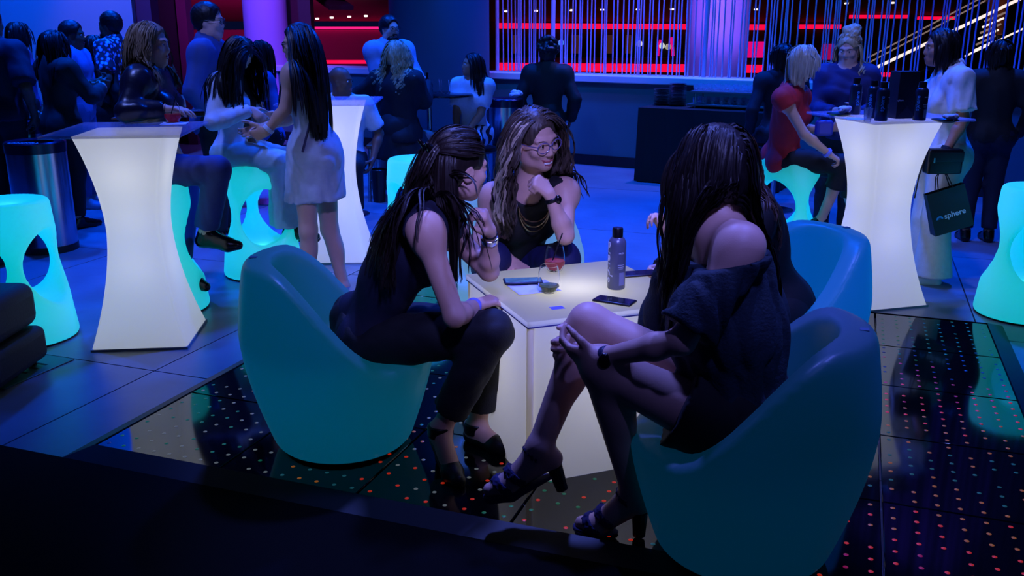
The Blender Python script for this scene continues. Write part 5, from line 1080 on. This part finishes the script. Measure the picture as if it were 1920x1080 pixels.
# paper carrier bag in the hand of the woman at the right
t = thing('carrier_bag', 'black paper carrier bag with a white and blue logo hanging from a hand', 'bag', at(1768, 345, 5.60)); t.rotation_euler = (0, math.radians(-18), 0)
w_, h_, d_ = .118, .295, .04
MB().add([(-w_, -d_, -h_), (w_, -d_, -h_), (w_, d_, -h_), (-w_, d_, -h_), (-w_ * .98, -d_ * .55, -.03), (w_ * .98, -d_ * .55, -.03), (w_ * .98, d_ * .55, -.03), (-w_ * .98, d_ * .55, -.03)], [(0, 3, 2, 1), (0, 1, 5, 4), (1, 2, 6, 5), (2, 3, 7, 6), (3, 0, 4, 7)]).build('bag_body', mat('bag_black', (30, 30, 38), .45), t)
for y in (-.024, .024): MB().tube([(-.045, y, -.035), (-.03, y * .5, .05), (0, 0, .085), (.03, y * .5, .05), (.045, y, -.035)], .0035, 6).build('handle', mat('ribbon', (20, 20, 26), .5), t)
tilt = Matrix.Translation((.022, -.0352, -.19)) @ Matrix.Rotation(math.radians(-4.2), 4, 'X') @ UP
text_into(t, 'sphere', .048, ink, None, tilt)
V = [(-.072 + .021 * math.cos(a), -.0356, -.199 + .021 * math.sin(a)) for a in np.linspace(0, math.pi, 14)]; mk('logo_dome', V, [tuple(range(len(V)))], mat('logo_blue', (60, 150, 215), .4), t)
V = [(-.072 + .011 * math.cos(a), -.0362, -.1985 + .011 * math.sin(a)) for a in np.linspace(0, math.pi, 12)]; mk('logo_core', V, [tuple(range(len(V)))], mat('logo_navy', (20, 60, 120), .4), t)
t = thing('handbag', 'black shoulder handbag at the hip of the woman in cream trousers', 'bag', at(1768, 302, 5.58)); MB().box((-.105, -.04, -.075), (.105, .04, .075)).build('bag_body', leather, t, bevel=.015, seg=3); MB().box((-.105, -.043, .0), (.105, -.035, .06)).build('flap', mat('bag_flap', (16, 16, 22), .3), t, bevel=.004); MB().box((-.078, -.05, -.005), (-.068, -.043, .025)).build('clasp', silver, t)
MB().tube([(-.1, 0, .07), (-.12, .03, -.1), (-.13, .03, -.23)], .004, 6).build('strap', leather, t)
t = thing('handbag', 'small blue handbag on the lap of the woman in the red top', 'bag', at(1545, 240, 6.02)); MB().box((-.055, -.03, -.05), (.055, .03, .05)).build('bag_body', mat('bag_blue', (50, 60, 170), .45), t, bevel=.02, seg=3); MB().tube([(-.045, 0, .04), (0, 0, .12), (.045, 0, .04)], .004, 6).build('strap', mat('bag_strap_blue', (40, 46, 120), .5), t)

# waste bins
chrome = mat('brushed_chrome', (150, 160, 180), .22, metal=1.)
def bin_(label, x, y, R=.2, Hh=.80, word='LANDFILL'):
    t = thing('waste_bin', label, 'bin', (x, y, 0), 0, 'round chrome waste bins'); MB().lathe([(R, .0), (R, Hh - .08)], 40).build('drum', chrome, t, smooth=True)
    MB().lathe([(R * 1.02, Hh - .08), (R * 1.03, Hh - .01), (R * .98, Hh)], 40, caps=False).build('collar', mat('bin_collar', (40, 46, 70), .25, metal=.9), t, smooth=True)
    MB().lathe([(R * .98, Hh - .002), (R * .62, Hh - .01), (R * .60, Hh - .08)], 40, caps=False).build('lid_ring', mat('bin_lid', (20, 24, 60), .3, metal=.6), t, smooth=True); MB().lathe([(R * .6, Hh - .1), (R * .6, Hh - .09)], 24).build('opening', mat('bin_dark', (4, 4, 6), .8), t)
    b = MB().lathe([(R * 1.01, 0), (R * 1.01, .05)], 40); b.build('base_ring', mat('bin_base', (12, 12, 16), .5), t, smooth=True)
    r_ = R * .8; text_into(t, word, .05, ink, None, Matrix.Translation((0, -R * .80, Hh + .0005)))
bin_('chrome waste bin standing just behind the left glowing stool', -3.42, 6.72); bin_('chrome waste bin farther back at the left edge', -4.05, 7.75, .21, .82); bin_('chrome waste bin beside the patterned trousers', -.075, 9.75, .19, .86)
crumple('pale blue crumpled napkins lying on top of the farther chrome bin', np.array([.03, 9.75, .865]), .10)

# dark seat at the left edge, round pouf, floor hatch, added black sheet for the dark fade
t = thing('ottoman', 'dark blue padded seat at the lower left edge', 'ottoman', gz(-30, 752) - np.array([.19, 0, 0]), .0); ob = mat('ottoman_blue', (9, 11, 36), .7, bump=.1, bscale=90)
MB().box((-.26, -.0, .03), (.255, .5, .20)).build('base', ob, t, bevel=.04, seg=4); MB().box((-.26, -.0, .205), (.235, .5, .42)).build('cushion', ob, t, bevel=.06, seg=4)
for x in (-.2, .19):
    for y in (.06, .44): MB().lathe([(.02, 0), (.02, .035)], 10).build('foot', leather, t, (x, y, 0))
t = thing('pouf', 'low round dark pouf seen through the left stool', 'pouf', gz(-6, 492) + np.array([-.12, -.05, 0])); MB().lathe([(.2, 0), (.22, .03), (.22, .15), (.2, .19)], 32).build('side', mat('pouf_dark', (16, 20, 40), .6), t, smooth=True); MB().lathe([(.205, .19), (.19, .215), (.12, .225), (0, .227)], 32, caps=False).build('cushion', mat('pouf_grey', (60, 76, 110), .6), t, smooth=True)
hc = gz(153, 713); t = thing('floor_hatch', 'square metal floor hatch with slots beside the left stool', 'hatch', (hc[0], hc[1], 0), math.radians(70 + 45 + 20)); hm_ = mat('hatch_green', (70, 100, 100), .45, metal=.5)
t.rotation_euler = (0, 0, UA + math.pi / 2)
MB().box((-.0, -.0, .0), (.42, .42, .006)).build('plate', hm_, t, bevel=.002); 
t.location = (hc[0] - .30, hc[1] - .12, 0)
for k in range(5): MB().box((.06 + k * .06, .06, .006), (.075 + k * .06, .34 - .03 * k, .0066)).build('slot', mat('slot_black', (6, 8, 10), .8), t)
q0 = np.array([DA[0], DA[1]]) - W2 * .088 - U * 3.0  # added black sheet: its colour stands in for the foreground fading to dark
o = MB().box((0, -2.6, 0), (9.0, 0, .006)).build('fade_sheet', mat('fade_black', (7, 8, 12), .95, spec=.1, bump=.3, bscale=400), None, (q0[0], q0[1], 0.0005), (0, 0, UA)); tag(o, 'added black fade sheet along the near edge of the dance floor', 'fade_sheet')

# chrome-legged stool, black bin, round bar table, dark stools
t = thing('wood_stool', 'tall stool with a wooden seat and chrome legs under the woman in black', 'stool', (-1.13, 8.78, 0)); MB().box((-.21, -.19, .49), (.21, .19, .53)).build('seat', mat('seat_wood', (120, 70, 44), .5, var=.3, vscale=14), t, bevel=.012)
for x in (-.18, .18):
    for y in (-.16, .16): MB().tube([(x, y, .49), (x * 1.1, y * 1.1, 0)], .016, 10).build('leg', chrome, t, smooth=True)
for y in (-.17, .17): MB().tube([(-.19, y, .2), (.19, y, .2)], .011, 8).build('stretcher', chrome, t)
g_ = gz(709, 382); t = thing('waste_basket', 'black tapered waste basket beside the chrome-legged stool', 'basket', (g_[0], g_[1] + .1, 0)); MB().lathe([(.055, 0), (.075, .30), (.07, .30), (.05, .01)], 20, caps=False).build('tub', leather, t, smooth=True); MB().lathe([(.077, .295), (.08, .302), (.075, .308)], 20, caps=False).build('rim', mat('rim_black', (18, 18, 22), .3), t, smooth=True); MB().lathe([(.05, .012), (.05, .016)], 20).build('bottom', leather, t)
t = thing('cocktail_table', 'round black cocktail table with a chrome pole beside the patterned trousers', 'table', (-.66, 9.15, 0)); MB().lathe([(0, .925), (.27, .925), (.285, .935), (.285, .945), (.27, .952), (0, .952)], 36, caps=False).build('top', mat('table_black', (14, 14, 22), .2), t, smooth=True); MB().lathe([(.024, .02), (.024, .925)], 16).build('pole', chrome, t, (-.14, 0, 0), smooth=True); MB().lathe([(.22, 0), (.22, .012), (.03, .03)], 32).build('foot_plate', chrome, t, (-.14, 0, 0), smooth=True)
for k, (dx, dy, lab) in enumerate(((-.19, .0, 'first'), (-.08, .08, 'second'), (.02, -.02, 'third'))): wine_glass('empty glass on the round cocktail table, %s from the bearded man' % lab, (-.66 + dx, 9.15 + dy, .952), None, Hh=.13, R=.045, group='glasses on the cocktail table')
t = thing('bottle', 'small dark bottle on the round cocktail table', 'bottle', (-.80, 9.0, .952)); MB().lathe([(.03, 0), (.03, .12), (.012, .16), (.012, .19)], 16).build('body', mat('bottle_dark', (10, 16, 30), .2), t, smooth=True); MB().lathe([(.014, .185), (.014, .205)], 12).build('cap', leather, t)
t = thing('padded_stool', 'black padded stool under the patterned trousers', 'stool', (-.36, 9.38, 0)); MB().lathe([(.2, .36), (.215, .38), (.2, .41), (0, .415)], 28).build('seat', leather, t, smooth=True)
for a in range(4): MB().tube([(.14 * math.cos(a * 1.571 + .78), .14 * math.sin(a * 1.571 + .78), .36), (.2 * math.cos(a * 1.571 + .78), .2 * math.sin(a * 1.571 + .78), 0)], .013, 8).build('leg', chrome, t)

def dark_stool(label, px, py, Y, sit, dxy=(0, 0)):
    c = at(px, py, Y); t = thing('bar_stool', label, 'stool', (c[0] + dxy[0], c[1] + dxy[1], 0)); MB().lathe([(.16, sit - .06), (.175, sit - .045), (.16, sit - .02), (0, sit - .015)], 24).build('seat', leather, t, smooth=True); MB().lathe([(.022, .02), (.022, sit - .06)], 14).build('pole', chrome, t, smooth=True); MB().lathe([(.19, 0), (.19, .01), (.03, .03)], 28).build('foot_plate', chrome, t, smooth=True)
dark_stool('dark pedestal stool under the woman in the blue shirt', 490, 104, 8.6, .55); dark_stool('low dark pedestal stool under the bald man', 640, 152, 8.0, .42); dark_stool('dark pedestal stool under the figure behind the blonde bob', 1468, 108, 8.2, .62); dark_stool('dark pedestal stool under the curly-haired silhouette', 1027, 100, 10.0, .55)
# catering table with trays of glasses and plate stacks
ORD = ['first','second','third','fourth','fifth','sixth','seventh','eighth','ninth','tenth','eleventh','twelfth','thirteenth','fourteenth','fifteenth','sixteenth']
ang = wa; cg = wl(2.35, -.50); t = thing('buffet_table', 'buffet table under a floor-length black cloth against the wall', 'table', (cg[0], cg[1], 0), ang)
MB().box((-.72, -.32, .74), (.72, .32, .765)).build('tabletop', black_cloth, t)
n = 60; per = []; 
for i in range(n):
    s_ = i / n * 4; k_ = int(s_); f_ = s_ - k_; a_, b_ = [(-.73, -.33), (.73, -.33), (.73, .33), (-.73, .33)][k_], [(.73, -.33), (.73, .33), (-.73, .33), (-.73, -.33)][k_]; per.append((a_[0] + (b_[0] - a_[0]) * f_, a_[1] + (b_[1] - a_[1]) * f_))
V = [(x, y, .768) for x, y in per] + [(x * (1.02 + .015 * math.sin(i * 1.9)), y * (1.05 + .03 * math.sin(i * 1.9)), .01) for i, (x, y) in enumerate(per)]
mk('tablecloth', V, [(i, n + i, n + (i + 1) % n, (i + 1) % n) for i in range(n)] + [tuple(range(n))], black_cloth, t, smooth=False)
def loc_(x, y, z): return np.array([cg[0] + x * math.cos(ang) - y * math.sin(ang), cg[1] + x * math.sin(ang) + y * math.cos(ang), z])
for k, (x, hh) in enumerate(((-.62, 12), (-.45, 16))):
    for i in range(hh): tag(MB().lathe([(0, 0), (.05, 0), (.09, .012), (.092, .014), (.05, .004), (0, .004)], 20, caps=False).build('plate', MATS['plate_dark'], None, loc_(x, .05, .769 + i * .0142), smooth=True), '%s black plate from the bottom of the %s stack on the buffet table' % (ORD[i], 'lower' if k == 0 else 'taller'), 'plate', 'black plates in the %s stack' % ('lower' if k == 0 else 'taller'))
gme = None
for lv, z in ((0, .80), (1, .93)):
    tr = thing('glass_rack', '%s tray of the glass rack on the buffet table' % ('lower' if lv == 0 else 'upper'), 'rack', loc_(.15, .03, z), ang); MB().box((-.43 + .03 * lv, -.16, -.01), (.43, .16, .012)).build('tray', mat('tray_teal', (50, 84, 96), .35), tr, bevel=.004)
    for x in (-.36, .36):
        for y in (-.12, .12): MB().lathe([(.008, -.03 if lv == 0 else -.118), (.008, -.01)], 8).build('foot', chrome, tr, (x, y, 0))
    for i in range(9):
        for j in range(2):
            p = loc_(.15 - .37 + i * .092, .03 - .08 + j * .15, z + .0125)
            if gme is None: o = MB().lathe([(.016, 0), (.022, .004), (.03, .03), (.026, .062), (.0245, .062), (.027, .03), (0, .006)], 14, caps=False).build('tumbler', mat('glass_far', (215, 225, 255), .05, trans=.6, ior=1.3, alpha=.55), None, p, smooth=True); gme = o.data
            else: o = link('tumbler', gme, None, None, p)
            tag(o, '%s tumbler from the left in the %s row of the %s tray' % (ORD[i], ('front', 'back')[j], ('lower', 'upper')[lv]), 'glass', 'tumblers on the %s tray' % ('lower' if lv == 0 else 'upper'))

# bulb lamp glowing behind the crowd
c = at(151, 84, 10.6); t = thing('bulb_lamp', 'cluster of warm glowing bulbs behind the crowd at the left', 'lamp', (c[0], c[1], 0)); bulb = mat('bulb_warm', (255, 240, 220), emit=(255, 226, 180), estr=3.0)
MB().lathe([(.15, 0), (.15, .02), (.015, .03), (.012, 1.15), (.03, 1.18)], 20).build('stand', mat('lamp_stand', (30, 30, 40), .4), t, smooth=True)
for i in range(14): MB().lathe([(0, -.022), (.016, -.014), (.022, 0), (.016, .014), (0, .022)], 10, caps=False).build('bulb', bulb, t, (random.uniform(-.08, .08), random.uniform(-.05, .05), c[2] + random.uniform(-.13, .13)), smooth=True)
MB().tube([(0, 0, 1.15), (.0, .0, c[2] + .15)], .012, 8).build('stem', MATS['lamp_stand'], t)
# paper cup on the ledge of the left bar table group
t = thing('paper_cup', 'white paper cup standing behind the red drink', 'cup', gz(310, 192, 1.115) * 0 + np.array([*gz(316, 217, ZT)[:2], ZT])); MB().lathe([(.026, 0), (.034, .085), (.031, .085), (.024, .004), (0, .004)], 20, caps=False).build('cup_body', mat('cup_white', (225, 225, 225), .6), t, smooth=True); MB().lathe([(.036, .083), (.037, .09), (.034, .094)], 20, caps=False).build('rim', mat('cup_rim', (235, 235, 235), .5), t, smooth=True)
